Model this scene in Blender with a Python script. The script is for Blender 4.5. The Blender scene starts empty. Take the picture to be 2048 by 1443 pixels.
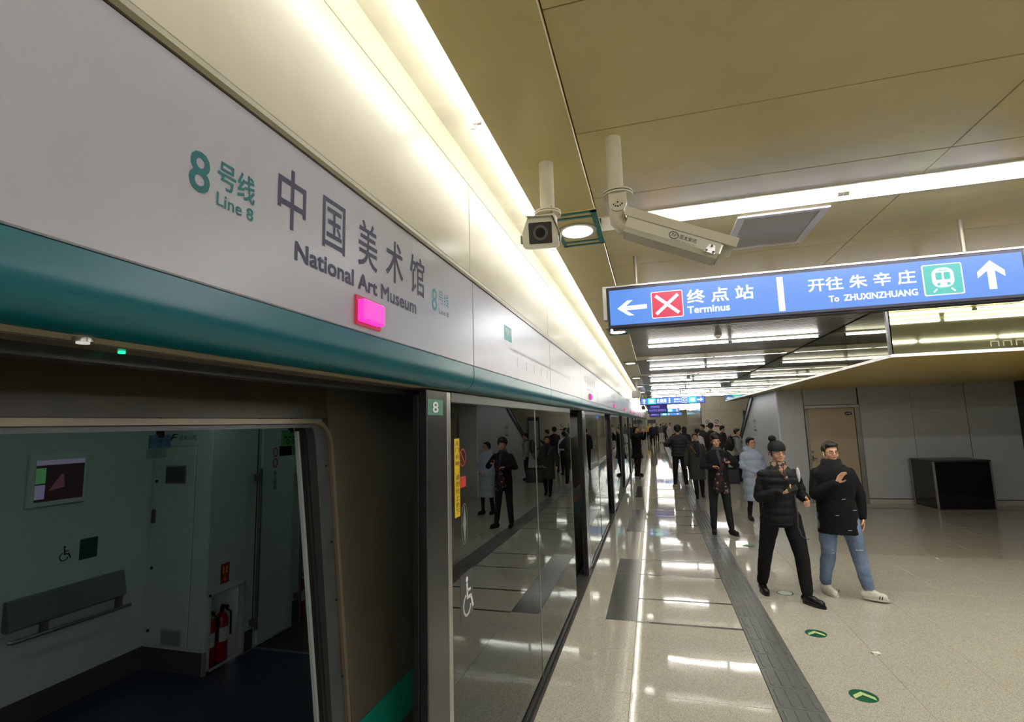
import bpy, math, random
from mathutils import Vector, Matrix, noise
rnd = random.Random(7)
scene = bpy.context.scene
COL = scene.collection
# ------------------------------------------------------------------ camera
F_PX = 998.69
yaw, pitch, roll = -0.27054, 0.12580, -0.02700
fwd = Vector((math.sin(yaw) * math.cos(pitch), math.cos(yaw) * math.cos(pitch), math.sin(pitch)))
r0 = Vector((math.cos(yaw), -math.sin(yaw), 0)); u0 = r0.cross(fwd)
rgt = math.cos(roll) * r0 + math.sin(roll) * u0
upv = -math.sin(roll) * r0 + math.cos(roll) * u0
cam_d = bpy.data.cameras.new('camera'); cam = bpy.data.objects.new('camera', cam_d); COL.objects.link(cam)
cam_d.sensor_fit = 'HORIZONTAL'; cam_d.sensor_width = 36.0; cam_d.lens = 36.0 * F_PX / 2048.0
cam_d.clip_start = 0.02; cam_d.clip_end = 400
m3 = Matrix((rgt, upv, -fwd)).transposed()
cam.matrix_world = Matrix.Translation((0, 0, 2.05)) @ m3.to_4x4()
scene.camera = cam
# ------------------------------------------------------------------ world, exposure
w = bpy.data.worlds.new('world'); scene.world = w; w.use_nodes = True
w.node_tree.nodes['Background'].inputs[0].default_value = (0.9, 0.88, 0.8, 1)
w.node_tree.nodes['Background'].inputs[1].default_value = 0.10
vs = scene.view_settings
vs.view_transform = 'Standard'; vs.look = 'None'; vs.gamma = 1.0; vs.use_curve_mapping = False
vs.exposure = 0.42
TUBE_E, COVE_E, LED_E, TRAIN_E = 26.0, 12.0, 0.76, 1.0
NEAR_E = 46.0
# ------------------------------------------------------------------ materials
def lin(c):
    return tuple(((x / 255.0) / 12.92 if x / 255.0 <= 0.04045 else ((x / 255.0 + 0.055) / 1.055) ** 2.4) for x in c)
MATS = {}
def M(name, rgb, rough=0.5, metal=0.0, var=0.06, scale=6.0, bump=0.0, bscale=40.0, spec=0.5, coat=0.0):
    """procedural principled material; rgb is sRGB 0-255"""
    if name in MATS: return MATS[name]
    m = bpy.data.materials.new(name); m.use_nodes = True; nt = m.node_tree; b = nt.nodes['Principled BSDF']
    c = lin(rgb)
    geo = nt.nodes.new('ShaderNodeNewGeometry')
    n = nt.nodes.new('ShaderNodeTexNoise'); n.inputs['Scale'].default_value = scale; n.inputs['Detail'].default_value = 3
    nt.links.new(geo.outputs['Position'], n.inputs['Vector'])
    r = nt.nodes.new('ShaderNodeValToRGB')
    r.color_ramp.elements[0].position = 0.3; r.color_ramp.elements[1].position = 0.7
    r.color_ramp.elements[0].color = tuple(x * (1 - var) for x in c) + (1,)
    r.color_ramp.elements[1].color = tuple(min(1, x * (1 + var)) for x in c) + (1,)
    nt.links.new(n.outputs['Fac'], r.inputs['Fac']); nt.links.new(r.outputs['Color'], b.inputs['Base Color'])
    b.inputs['Roughness'].default_value = rough; b.inputs['Metallic'].default_value = metal
    b.inputs['Specular IOR Level'].default_value = spec
    if coat: b.inputs['Coat Weight'].default_value = coat; b.inputs['Coat Roughness'].default_value = 0.05
    if bump:
        n2 = nt.nodes.new('ShaderNodeTexNoise'); n2.inputs['Scale'].default_value = bscale; n2.inputs['Detail'].default_value = 4
        nt.links.new(geo.outputs['Position'], n2.inputs['Vector'])
        bp = nt.nodes.new('ShaderNodeBump'); bp.inputs['Strength'].default_value = bump; bp.inputs['Distance'].default_value = 0.01
        nt.links.new(n2.outputs['Fac'], bp.inputs['Height']); nt.links.new(bp.outputs['Normal'], b.inputs['Normal'])
    MATS[name] = m
    return m
def E(name, rgb, strength):
    if name in MATS: return MATS[name]
    m = bpy.data.materials.new(name); m.use_nodes = True; nt = m.node_tree
    b = nt.nodes['Principled BSDF']; b.inputs['Base Color'].default_value = (0.02, 0.02, 0.02, 1)
    b.inputs['Emission Color'].default_value = lin(rgb) + (1,); b.inputs['Emission Strength'].default_value = strength
    b.inputs['Roughness'].default_value = 0.4
    MATS[name] = m
    return m
def speckle(name, base, dark, rough, scale=900.0, amount=0.35):
    """terrazzo: pale body with fine dark and light grains"""
    m = bpy.data.materials.new(name); m.use_nodes = True; nt = m.node_tree; b = nt.nodes['Principled BSDF']
    geo = nt.nodes.new('ShaderNodeNewGeometry')
    v = nt.nodes.new('ShaderNodeTexVoronoi'); v.inputs['Scale'].default_value = scale * 0.33
    nt.links.new(geo.outputs['Position'], v.inputs['Vector'])
    sep = nt.nodes.new('ShaderNodeSeparateColor'); nt.links.new(v.outputs['Color'], sep.inputs[0])
    r = nt.nodes.new('ShaderNodeValToRGB'); e = r.color_ramp.elements
    e[0].position = 0.0; e[0].color = lin(dark) + (1,)
    e[1].position = amount; e[1].color = lin(base) + (1,)
    x = e.new(0.93); x.color = tuple(min(1, k * 1.25) for k in lin(base)) + (1,)
    nt.links.new(sep.outputs[0], r.inputs['Fac'])
    n = nt.nodes.new('ShaderNodeTexNoise'); n.inputs['Scale'].default_value = 1.7; n.inputs['Detail'].default_value = 5
    nt.links.new(geo.outputs['Position'], n.inputs['Vector'])
    mx = nt.nodes.new('ShaderNodeMix'); mx.data_type = 'RGBA'; mx.blend_type = 'MULTIPLY'; mx.inputs[0].default_value = 0.35
    nt.links.new(r.outputs['Color'], mx.inputs[6]); nt.links.new(n.outputs['Color'], mx.inputs[7])
    r2 = nt.nodes.new('ShaderNodeValToRGB'); r2.color_ramp.elements[0].color = (.62, .62, .62, 1); r2.color_ramp.elements[1].color = (1, 1, 1, 1)
    nt.links.new(n.outputs['Fac'], r2.inputs['Fac']); nt.links.new(r2.outputs['Color'], mx.inputs[7])
    nt.links.new(mx.outputs[2], b.inputs['Base Color'])
    rr = nt.nodes.new('ShaderNodeMapRange'); rr.inputs[3].default_value = rough * 0.7; rr.inputs[4].default_value = rough * 1.5
    nt.links.new(n.outputs['Fac'], rr.inputs[0]); nt.links.new(rr.outputs[0], b.inputs['Roughness'])
    n2 = nt.nodes.new('ShaderNodeTexNoise'); n2.inputs['Scale'].default_value = 5; n2.inputs['Detail'].default_value = 1
    nt.links.new(geo.outputs['Position'], n2.inputs['Vector'])
    bp = nt.nodes.new('ShaderNodeBump'); bp.inputs['Strength'].default_value = 0.025; bp.inputs['Distance'].default_value = 0.02
    nt.links.new(n2.outputs['Fac'], bp.inputs['Height']); nt.links.new(bp.outputs['Normal'], b.inputs['Normal'])
    b.inputs['Specular IOR Level'].default_value = 0.6
    MATS[name] = m
    return m
def glassmat(name, tint, ior):
    m = bpy.data.materials.new(name); m.use_nodes = True; nt = m.node_tree
    nt.nodes.remove(nt.nodes['Principled BSDF']); out = nt.nodes['Material Output']
    tr = nt.nodes.new('ShaderNodeBsdfTransparent'); tr.inputs[0].default_value = tint + (1,)
    gl = nt.nodes.new('ShaderNodeBsdfGlossy'); gl.inputs['Roughness'].default_value = 0.0; gl.inputs['Color'].default_value = (.9, .95, .92, 1)
    fr = nt.nodes.new('ShaderNodeFresnel'); fr.inputs[0].default_value = ior
    mx = nt.nodes.new('ShaderNodeMixShader')
    nt.links.new(fr.outputs[0], mx.inputs[0]); nt.links.new(tr.outputs[0], mx.inputs[1]); nt.links.new(gl.outputs[0], mx.inputs[2])
    nt.links.new(mx.outputs[0], out.inputs['Surface'])
    MATS[name] = m
    return m

white_panel = M('white_enamel', (176, 177, 184), 0.32, var=0.02)
teal = M('teal_enamel', (6, 96, 106), 0.30, var=0.03)
beige_clad = M('beige_cladding', (206, 200, 178), 0.26, var=0.03)
ceil_paint = M('ceiling_paint', (208, 192, 134), 0.24, var=0.03, spec=0.6)
yellow_paint = M('soffit_paint', (200, 176, 92), 0.30, var=0.05)
slat_grey = M('slat_grey', (138, 134, 130), 0.33, var=0.04)
dark_gap = M('dark_gap', (22, 21, 19), 0.7)
stainless = M('stainless_steel', (120, 120, 112), 0.28, metal=0.85, var=0.06, bump=0.02)
stainless_lit = M('bright_steel', (190, 188, 180), 0.25, metal=0.8, var=0.05)
rubber = M('black_rubber', (20, 20, 20), 0.6)
dark_frame = M('dark_frame', (48, 50, 48), 0.35, metal=0.4)
tile_pale = speckle('terrazzo_pale', (196, 192, 178), (140, 134, 120), 0.05, amount=0.4)
tile_dark = M('granite_dark', (72, 72, 70), 0.16, var=0.15, scale=60)
tactile_mat = M('tactile_grey', (98, 100, 98), 0.32, var=0.08, scale=30)
grout = M('grout', (70, 66, 58), 0.6)
psd_glass = glassmat('door_glass', (0.60, 0.66, 0.62), 1.95)
mirror_mat = M('mirror_panel', (128, 128, 96), 0.04, metal=0.95, var=0.02)
wall_grey = M('grey_cladding', (184, 186, 184), 0.38, var=0.03)
wall_beige = M('beige_stone', (226, 218, 196), 0.35, var=0.05)
tube_mat = E('tube_glow', (255, 252, 244), TUBE_E)
cove_mat = E('cove_tube_glow', (252, 252, 246), COVE_E)
near_mat = E('near_tube_glow', (250, 250, 255), NEAR_E)
led_blue = E('led_blue', (84, 144, 236), LED_E); led_white = E('led_white', (250, 252, 255), 1.0)
led_red = E('led_red', (228, 40, 80), 0.75); led_teal = E('led_teal', (70, 200, 190), 0.75)
led_navy = E('led_navy', (30, 22, 110), 0.7)
sign_black = M('sign_housing', (40, 40, 60), 0.35); sign_alu = M('sign_aluminium', (200, 200, 196), 0.3, metal=0.6)
pole_mat = M('brushed_pole', (150, 138, 122), 0.35, metal=0.5)
cam_paint = M('camera_paint', (214, 208, 182), 0.36, var=0.04, bump=0.02)
black_mat = M('black_plastic', (18, 18, 20), 0.35)
# ------------------------------------------------------------------ mesh building
FIN = []          # objects whose modifiers / text are turned into plain meshes at the end
def link(o, parent=None):
    COL.objects.link(o)
    if parent is not None: o.parent = parent
    return o
def wpos(p):
    v = Vector((0, 0, 0))
    while p is not None: v += p.location; p = p.parent
    return v
class MB:
    def __init__(s): s.v = []; s.f = []
    def add(s, vs, fs):
        n = len(s.v); s.v += [tuple(x) for x in vs]; s.f += [tuple(i + n for i in f) for f in fs]; return s
    def box(s, x0, x1, y0, y1, z0, z1):
        vs = [(x, y, z) for x in (x0, x1) for y in (y0, y1) for z in (z0, z1)]
        return s.add(vs, [(0, 1, 3, 2), (4, 6, 7, 5), (0, 4, 5, 1), (2, 3, 7, 6), (0, 2, 6, 4), (1, 5, 7, 3)])
    def bbox(s, x0, x1, y0, y1, z0, z1, c=0.004):
        """box with chamfered edges"""
        c = min(c, (x1 - x0) * .45, (y1 - y0) * .45, (z1 - z0) * .45)
        X, Y, Z = (x0, x1), (y0, y1), (z0, z1); vs = []; idx = {}
        for i in (0, 1):
            for j in (0, 1):
                for k in (0, 1):
                    sx, sy, sz = (1, -1)[i], (1, -1)[j], (1, -1)[k]
                    for ax in range(3):
                        p = [X[i] + sx * c, Y[j] + sy * c, Z[k] + sz * c]; p[ax] = (X[i], Y[j], Z[k])[ax]
                        idx[(i, j, k, ax)] = len(vs); vs.append(tuple(p))
        fs = []
        for ax in range(3):
            for e in (0, 1):
                o = [a for a in range(3) if a != ax]; q = []
                for (a, b) in ((0, 0), (1, 0), (1, 1), (0, 1)):
                    t = [0, 0, 0]; t[ax] = e; t[o[0]] = a; t[o[1]] = b; q.append(idx[(t[0], t[1], t[2], ax)])
                fs.append(q if (e == 1) == (ax != 1) else q[::-1])
        for ax in range(3):
            o = [a for a in range(3) if a != ax]
            for a in (0, 1):
                for b in (0, 1):
                    t0 = [0, 0, 0]; t1 = [0, 0, 0]; t1[ax] = 1
                    for t in (t0, t1): t[o[0]] = a; t[o[1]] = b
                    q = [idx[(*t0, o[0])], idx[(*t1, o[0])], idx[(*t1, o[1])], idx[(*t0, o[1])]]
                    fs.append(q)
        for i in (0, 1):
            for j in (0, 1):
                for k in (0, 1): fs.append([idx[(i, j, k, 0)], idx[(i, j, k, 1)], idx[(i, j, k, 2)]])
        return s.add(vs, fs)
    def tube(s, pts, r, seg=10, caps=True):
        pts = [Vector(p) for p in pts]; n = len(pts); rs = r if isinstance(r, (list, tuple)) else [r] * n
        vs = []; fs = []; prev = None
        for i, p in enumerate(pts):
            d = (pts[min(i + 1, n - 1)] - pts[max(i - 1, 0)]).normalized()
            if prev is None:
                a = Vector((0, 0, 1)) if abs(d.z) < .9 else Vector((1, 0, 0)); u = d.cross(a).normalized()
            else: u = (prev - d * prev.dot(d)).normalized()
            prev = u; v = d.cross(u)
            for k in range(seg):
                t = 2 * math.pi * k / seg; vs.append(p + (u * math.cos(t) + v * math.sin(t)) * rs[i])
        for i in range(n - 1):
            for k in range(seg):
                a = i * seg + k; b = i * seg + (k + 1) % seg; fs.append((a, b, b + seg, a + seg))
        if caps: fs.append(tuple(range(seg))[::-1]); fs.append(tuple(range((n - 1) * seg, n * seg)))
        return s.add(vs, fs)
    def capsule(s, p, q, r1, r2, seg=12):
        p, q = Vector(p), Vector(q); d = (q - p); L = d.length
        if L < 1e-6: d = Vector((0, 0, 1))
        else: d = d / L
        pts = []; rr = []
        for a in (85, 60, 30): t = math.radians(a); pts.append(p - d * r1 * math.sin(t)); rr.append(r1 * math.cos(t))
        pts += [p, q]; rr += [r1, r2]
        for a in (30, 60, 85): t = math.radians(a); pts.append(q + d * r2 * math.sin(t)); rr.append(r2 * math.cos(t))
        return s.tube(pts, rr, seg)
    def ell(s, c, r, seg=16, rings=10, rot=None):
        c = Vector(c); vs = []; fs = []
        for i in range(1, rings):
            t = math.pi * i / rings
            for k in range(seg):
                a = 2 * math.pi * k / seg
                v = Vector((r[0] * math.sin(t) * math.cos(a), r[1] * math.sin(t) * math.sin(a), r[2] * math.cos(t)))
                if rot is not None: v = rot @ v
                vs.append(c + v)
        top = Vector((0, 0, r[2])); 
        if rot is not None: top = rot @ top
        vs.append(c + top); vs.append(c - top); T = len(vs) - 2; B = T + 1
        for i in range(rings - 2):
            for k in range(seg):
                a = i * seg + k; b = i * seg + (k + 1) % seg; fs.append((a, a + seg, b + seg, b))
        for k in range(seg): fs.append((T, k, (k + 1) % seg)); fs.append((B, (rings - 2) * seg + (k + 1) % seg, (rings - 2) * seg + k))
        return s.add(vs, fs)
    def loft(s, secs, seg=28, power=2.3):
        """stack of horizontal superellipses: (cx, cy, z, rx, ry)"""
        vs = []; fs = []
        for (cx, cy, z, rx, ry) in secs:
            for k in range(seg):
                t = 2 * math.pi * k / seg; co, si = math.cos(t), math.sin(t)
                vs.append((cx + rx * math.copysign(abs(co) ** (2 / power), co), cy + ry * math.copysign(abs(si) ** (2 / power), si), z))
        n = len(secs)
        for i in range(n - 1):
            for k in range(seg):
                a = i * seg + k; b = i * seg + (k + 1) % seg; fs.append((a, b, b + seg, a + seg))
        fs.append(tuple(range(seg))[::-1]); fs.append(tuple(range((n - 1) * seg, n * seg)))
        return s.add(vs, fs)
    def xf(s, fn):
        s.v = [tuple(fn(Vector(v))) for v in s.v]; return s
    def extrude(s, prof, axis, a0, a1):
        """closed 2-D profile swept along an axis ('X','Y','Z'); prof in the remaining two coordinates"""
        n = len(prof); vs = []
        for a in (a0, a1):
            for (p, q) in prof:
                vs.append({'X': (a, p, q), 'Y': (p, a, q), 'Z': (p, q, a)}[axis])
        fs = [(i, (i + 1) % n, (i + 1) % n + n, i + n) for i in range(n)] + [tuple(range(n))[::-1], tuple(range(n, 2 * n))]
        return s.add(vs, fs)
    def build(s, name, mat, parent=None, smooth=False, kind=None):
        o = wpos(parent)
        me = bpy.data.meshes.new(name); me.from_pydata([(x - o.x, y - o.y, z - o.z) for x, y, z in s.v], [], s.f)
        me.validate(); 
        import bmesh
        bm = bmesh.new(); bm.from_mesh(me); bmesh.ops.recalc_face_normals(bm, faces=bm.faces); bm.to_mesh(me); bm.free()
        me.materials.append(mat)
        if smooth:
            for p in me.polygons: p.use_smooth = True
            try: me.set_sharp_from_angle(angle=math.radians(40))
            except Exception: pass
        ob = bpy.data.objects.new(name, me); link(ob, parent)
        if kind: ob['kind'] = kind
        return ob
def thing(name, label, cat, loc, group=None):
    o = bpy.data.objects.new(name, None); o.empty_display_size = 0.1; link(o); o.location = loc
    o['label'] = label; o['category'] = cat
    if group: o['group'] = group
    return o
def struct(name, loc=(0, 0, 0), label=None):
    o = bpy.data.objects.new(name, None); o.empty_display_size = 0.1; link(o); o.location = loc; o['kind'] = 'structure'
    if label: o['label'] = label
    return o
def tag(o, label, cat, group=None):
    o['label'] = label; o['category'] = cat
    if group: o['group'] = group
    return o
def dup_part(src, parent, off=(0, 0, 0)):
    c = src.copy(); COL.objects.link(c); c.parent = parent; c.location = src.location + Vector(off); return c
def copy_thing(root, loc, label=None, group=None):
    r = root.copy(); COL.objects.link(r); r.location = loc
    if label: r['label'] = label
    if group: r['group'] = group
    for ch in list(root.children):
        c = ch.copy(); COL.objects.link(c); c.parent = r
        for g in ch.children:
            d = g.copy(); COL.objects.link(d); d.parent = c
    return r
class Plane:
    """flat print and lettering on a surface: origin, u (reading direction), v (up)"""
    def __init__(s, o, u, v, lift=0.0015):
        s.u = Vector(u).normalized(); s.v = Vector(v).normalized(); s.n = s.u.cross(s.v); s.o = Vector(o) + s.n * lift; s.m = MB()
    def P(s, a, b): return s.o + s.u * a + s.v * b
    def poly(s, pts, t=0.001):
        n = len(pts); vs = [s.P(a, b) for a, b in pts] + [s.P(a, b) - s.n * t for a, b in pts]
        s.m.add(vs, [tuple(range(n)), tuple(range(n, 2 * n))[::-1]] + [(i, i + n, (i + 1) % n + n, (i + 1) % n) for i in range(n)]); return s
    def rect(s, a0, a1, b0, b1): return s.poly([(a0, b0), (a1, b0), (a1, b1), (a0, b1)])
    def rrect(s, a0, a1, b0, b1, r, seg=5):
        p = []
        for (ca, cb, s0) in ((a1 - r, b0 + r, -90), (a1 - r, b1 - r, 0), (a0 + r, b1 - r, 90), (a0 + r, b0 + r, 180)):
            for i in range(seg + 1): t = math.radians(s0 + 90 * i / seg); p.append((ca + r * math.cos(t), cb + r * math.sin(t)))
        return s.poly(p)
    def disk(s, a, b, r, seg=24, sx=1.0): return s.poly([(a + sx * r * math.cos(2 * math.pi * i / seg), b + r * math.sin(2 * math.pi * i / seg)) for i in range(seg)])
    def stroke(s, pts, w):
        for (a, b) in zip(pts[:-1], pts[1:]):
            d = Vector((b[0] - a[0], b[1] - a[1]));
            if d.length < 1e-9: continue
            d.normalize(); n = Vector((-d.y, d.x)) * w / 2; e = d * w * 0.25
            s.poly([(a[0] + n.x - e.x, a[1] + n.y - e.y), (a[0] - n.x - e.x, a[1] - n.y - e.y), (b[0] - n.x + e.x, b[1] - n.y + e.y), (b[0] + n.x + e.x, b[1] + n.y + e.y)])
        return s
    def arc(s, ca, cb, r, t0, t1, w, seg=16, sx=1.0):
        return s.stroke([(ca + sx * r * math.cos(math.radians(t0 + (t1 - t0) * i / seg)), cb + r * math.sin(math.radians(t0 + (t1 - t0) * i / seg))) for i in range(seg + 1)], w)
    def build(s, name, mat, parent): 
        o = s.m.build(name, mat, parent); s.m = MB(); return o
    def text(s, body, box, mat, parent, name='lettering', bold=0.0):
        cu = bpy.data.curves.new(name, 'FONT'); cu.body = body; cu.size = 1.0; cu.resolution_u = 3; cu.fill_mode = 'FRONT'
        cu.materials.append(mat)
        ob = bpy.data.objects.new(name, cu); link(ob, parent)
        FIN.append(('text', ob, s, box, Vector(wpos(parent)) if parent is not None else Vector(), bold))
        return ob
def wheelchair(pl, a, b, h, mat, parent, name='wheelchair_symbol'):
    k = h
    pl.disk(a + .42 * k, b + .93 * k, .075 * k, 14)
    pl.stroke([(a + .42 * k, b + .82 * k), (a + .45 * k, b + .45 * k), (a + .72 * k, b + .43 * k), (a + .86 * k, b + .12 * k)], .09 * k)
    pl.stroke([(a + .43 * k, b + .64 * k), (a + .68 * k, b + .62 * k)], .07 * k)
    pl.arc(a + .42 * k, b + .28 * k, .27 * k, 110, 345, .065 * k)
    return pl.build(name, mat, parent)
# ================================================================== FLOOR
END_Y = 74.0
floor = struct('floor', label='polished pale terrazzo station floor')
MB().box(-0.945, 8.2, -8, END_Y, -0.12, -0.012).build('screed', grout, floor)
G = 0.0022
rows_L = [1.3, 2.05, 2.755, 3.457, 4.161, 4.866]
gbase = [5.573 + 4.33 * g for g in range(4)]
for gb in gbase: rows_L += [gb + d for d in (0, .70, 1.65, 2.41, 3.05, 3.69)]
rows_L = [r for r in rows_L if r < 20.6] + [20.6]
strips = []
for gb in gbase: strips += [(gb + d) for d in (0, .70, 1.65, 2.41)]
tile_cache = {}
def tile(x0, x1, y0, y1, mat, name='tile'):
    key = (round(x1 - x0, 3), round(y1 - y0, 3), mat.name, name)
    cx, cy = (x0 + x1) / 2, (y0 + y1) / 2
    if key in tile_cache:
        o = bpy.data.objects.new(name, tile_cache[key].data); link(o, floor); o.location = (cx, cy, 0); return o
    hx, hy = (x1 - x0) / 2 - G / 2, (y1 - y0) / 2 - G / 2
    o = MB().bbox(-hx, hx, -hy, hy, -0.012, 0.0, 0.0012).build(name, mat, floor); o.location = (cx, cy, 0)
    tile_cache[key] = o; return o
for y0, y1 in zip(rows_L[:-1], rows_L[1:]):
    ingroup = any(gb - .01 <= y0 < gb + 2.40 for gb in gbase)
    if ingroup:
        tile(-0.925, -0.605, y0, y1, tile_pale); tile(-0.605, -0.29, y0, y1, tile_dark, 'dark_tile')
    else: tile(-0.925, -0.29, y0, y1, tile_pale)
    s0 = 0.022 if any(abs(y0 - s) < .005 for s in strips) else 0
    s1 = 0.022 if any(abs(y1 - s) < .005 for s in strips) else 0
    tile(-0.29, 0.722, y0 + s0, y1 - s1, tile_pale)
for s in strips:
    if s < 20.5: tile(-0.29, 0.722, s - .022, s + .022, tile_dark, 'dark_inlay')
row_R = [5.925 + .5715 * k for k in range(-8, 27)]
colR = [1.036 + .682 * k for k in range(0, 11)]
for y0, y1 in zip(row_R[:-1], row_R[1:]):
    for x0, x1 in zip(colR[:-1], colR[1:]):
        if y0 > 13.6 and x0 > 2.9: continue
        if x0 > 0.99 * y1 + 0.4 or y1 < 3.0: continue
        if y0 > 13.6: x1 = min(x1, 2.96)
        tile(x0, x1, y0, y1, tile_pale)
yl = row_R[-1]
far = MB()
y = 20.6
while y < END_Y:
    far.box(-.925, -.292, y + G, y + .7, -.012, 0); far.box(-.288, .722, y + G, y + .7, -.012, 0); y += .7
y = yl
while y < END_Y:
    for k in range(4 if y < 30 else 5): far.box(1.036 + .76 * k, 1.036 + .76 * k + .757, y + G, y + .57, -.012, 0)
    y += .5715
far.build('far_tiles', tile_pale, floor, kind='stuff')
MB().box(1.036, 8.2, -8, row_R[0], -.012, 0).box(-.925, .722, -8, 1.3, -.012, 0).build('slab', tile_pale, floor)
# tactile paving: one plate every 0.3 m, bars or studs
tac = struct('tactile_strip', (0, 0, 0), 'dark grey tactile strip along the platform'); tac['kind'] = 'thing'
tag(tac, 'long dark grey tactile guide strip running down the platform floor', 'paving')
def bar_plate():
    m = MB(); m.bbox(-.155, .155, -.143, .143, -.012, .004, .002)
    for i in range(4):
        cx = -.114 + .076 * i; w_, L_ = .015, .122
        outer = []; inner = []
        for (cy, s0) in ((L_ - w_, 0), (-(L_ - w_), 180)):
            for j in range(5): t = math.radians(s0 + 45 * j); outer.append((cx + w_ * math.cos(t), cy + w_ * math.sin(t))); inner.append((cx + w_ * .55 * math.cos(t), cy + w_ * .55 * math.sin(t)))
        n = len(outer)
        vs = [(a, b, .004) for a, b in outer] + [(a, b, .009) for a, b in inner]
        m.add(vs, [(i_, (i_ + 1) % n, (i_ + 1) % n + n, i_ + n) for i_ in range(n)] + [tuple(range(n, 2 * n))])
    return m
def stud_plate():
    m = MB(); m.bbox(-.155, .155, -.143, .143, -.012, .004, .002)
    for i in range(6):
        for j in range(6):
            cx, cy = -.128 + .051 * i, -.12 + .048 * j; vs = []
            for (r, z) in ((.014, .004), (.008, .009)):
                for k in range(6): t = math.pi * k / 3; vs.append((cx + r * math.cos(t), cy + r * math.sin(t), z))
            m.add(vs, [(k, (k + 1) % 6, (k + 1) % 6 + 6, k + 6) for k in range(6)] + [tuple(range(6, 12))])
    return m
barp = bar_plate().build('tactile_plate', tactile_mat, tac); stp = stud_plate().build('tactile_plate', tactile_mat, tac)
used_b = used_s = False
for k in range(-9, 90):
    yc = 5.925 + .2895 * k + .145
    studs = any(gb + .33 < yc < gb + 2.3 for gb in (5.573 + 4.33 * g for g in range(0, 8)))
    src = stp if studs else barp
    if (studs and not used_s) or (not studs and not used_b): o = src
    else: o = bpy.data.objects.new('tactile_plate', src.data); link(o, tac)
    if studs: used_s = True
    else: used_b = True
    o.location = (.879, yc, 0)
MB().box(.724, 1.034, yc + .15, END_Y, -.012, .004).build('far_plates', tactile_mat, tac, kind='stuff')
# round green floor arrows
sticker_green = M('sticker_green', (16, 92, 62), 0.3); sticker_pale = M('sticker_pale', (196, 214, 150), 0.35)
for i, (ay, lab) in enumerate(((4.49, 'round green floor arrow sticker nearest the camera'), (5.617, 'round green floor arrow sticker second from the camera, below the walkers'),
                               (6.785, 'pale worn round floor sticker between the black shoes of the bobble-hat man'), (9.09, 'small round floor sticker behind the bobble-hat man, beside the tactile strip'))):
    t = thing('floor_sticker', lab, 'sticker', (1.368, ay, 0))
    pl = Plane((1.368, ay, 0), (1, 0, 0), (0, 1, 0), .0006)
    if i == 2:
        pl.disk(0, 0, .093, 32).build('disc', sticker_green, t); Plane((1.368, ay, 0), (1, 0, 0), (0, 1, 0), .0013).disk(0, 0, .075, 28).build('arrow', M('worn_pale', (214, 220, 205), .3), t)
        continue
    pl.disk(0, 0, .093, 32).build('disc', sticker_green, t)
    p2 = Plane((1.368, ay, 0), (1, 0, 0), (0, 1, 0), .0013)
    p2.poly([(0, .06), (-.07, -.005), (-.07, -.05), (0, .012)]); p2.poly([(0, .06), (0, .012), (.07, -.05), (.07, -.005)])
    p2.build('arrow', sticker_pale, t)
# crumpled white paper
pp = MB(); base = Vector((1.731, 5.26, .0))
for i in range(7):
    a = rnd.random() * 6.3; r = .012 + .022 * rnd.random(); cx, cy = base.x + math.cos(a) * r * .8, base.y + math.sin(a) * r
    q = [(cx + math.cos(a + j * 1.5 + rnd.random() * .5) * .026, cy + math.sin(a + j * 1.5) * .026, .003 + .014 * rnd.random()) for j in range(4)]
    pp.add(q + [(x, y, z - .002) for x, y, z in q], [(0, 1, 2, 3), (7, 6, 5, 4)])
tag(pp.build('crumpled_paper', M('paper_white', (236, 234, 226), .7), None), 'small crumpled scrap of white paper on the tiled floor', 'litter')

# ================================================================== CEILING
ceiling = struct('ceiling', label='cream painted panel ceiling with grey slat fields')
SZ = 3.30; CZ = 3.312
MB().box(-1.3, 8.4, -8, END_Y, 3.62, 3.75).build('deck', dark_gap, ceiling)
# long soffit beside the light cove, panel by panel
soff_j = [-8, -.8, 3.14, 7.0] + [10.8 + 3.86 * k for k in range(0, 17)]
for y0, y1 in zip(soff_j[:-1], soff_j[1:]):
    MB().bbox(-.605, -.258, y0 + .003, y1 - .003, SZ, SZ + .06, .004).build('soffit_panel', ceil_paint, ceiling)
MB().box(-.605, -.592, -8, END_Y, SZ + .05, 3.56).build('cove_upstand', white_panel, ceiling)
MB().box(-.90, -.59, -8, END_Y, 3.505, 3.53).build('cove_top', M('cove_white', (235, 230, 210), .4), ceiling)
# near bay panels
ys = [-8, .66, 1.375, 2.075, 2.745]
for y0, y1 in zip(ys[:-1], ys[1:]):
    for x0, x1 in ((-.256, 1.455), (1.455, 3.17), (3.17, 8.3)):
        MB().bbox(x0 + .002, x1 - .002, y0 + .002, y1 - .002, CZ, CZ + .03, .002).build('ceiling_panel', ceil_paint, ceiling)
for x0, x1 in ((-.256, 1.455), (1.455, 3.17), (3.17, 8.3)):
    MB().bbox(x0 + .001, x1 - .001, 2.749, 3.02, CZ, CZ + .03, .002).build('ceiling_panel', ceil_paint, ceiling)
    for y0, y1 in ((3.24, 4.07), (4.074, 5.6), (5.604, 7.0)):
        if y0 == 3.24 and x0 < 0:
            MB().bbox(x0 + .002, .60, y0, y1 - .002, CZ, CZ + .03, .002).build('ceiling_panel', ceil_paint, ceiling)
            MB().bbox(1.10, x1 - .002, y0, y1 - .002, CZ, CZ + .03, .002).build('ceiling_panel', ceil_paint, ceiling)
            MB().bbox(.60, 1.10, y0, 3.31, CZ, CZ + .03, .002).bbox(.60, 1.10, 3.93, y1 - .002, CZ, CZ + .03, .002).build('ceiling_panel', ceil_paint, ceiling)
        else: MB().bbox(x0 + .002, x1 - .002, y0, y1 - .002, CZ, CZ + .03, .002).build('ceiling_panel', ceil_paint, ceiling)
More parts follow.
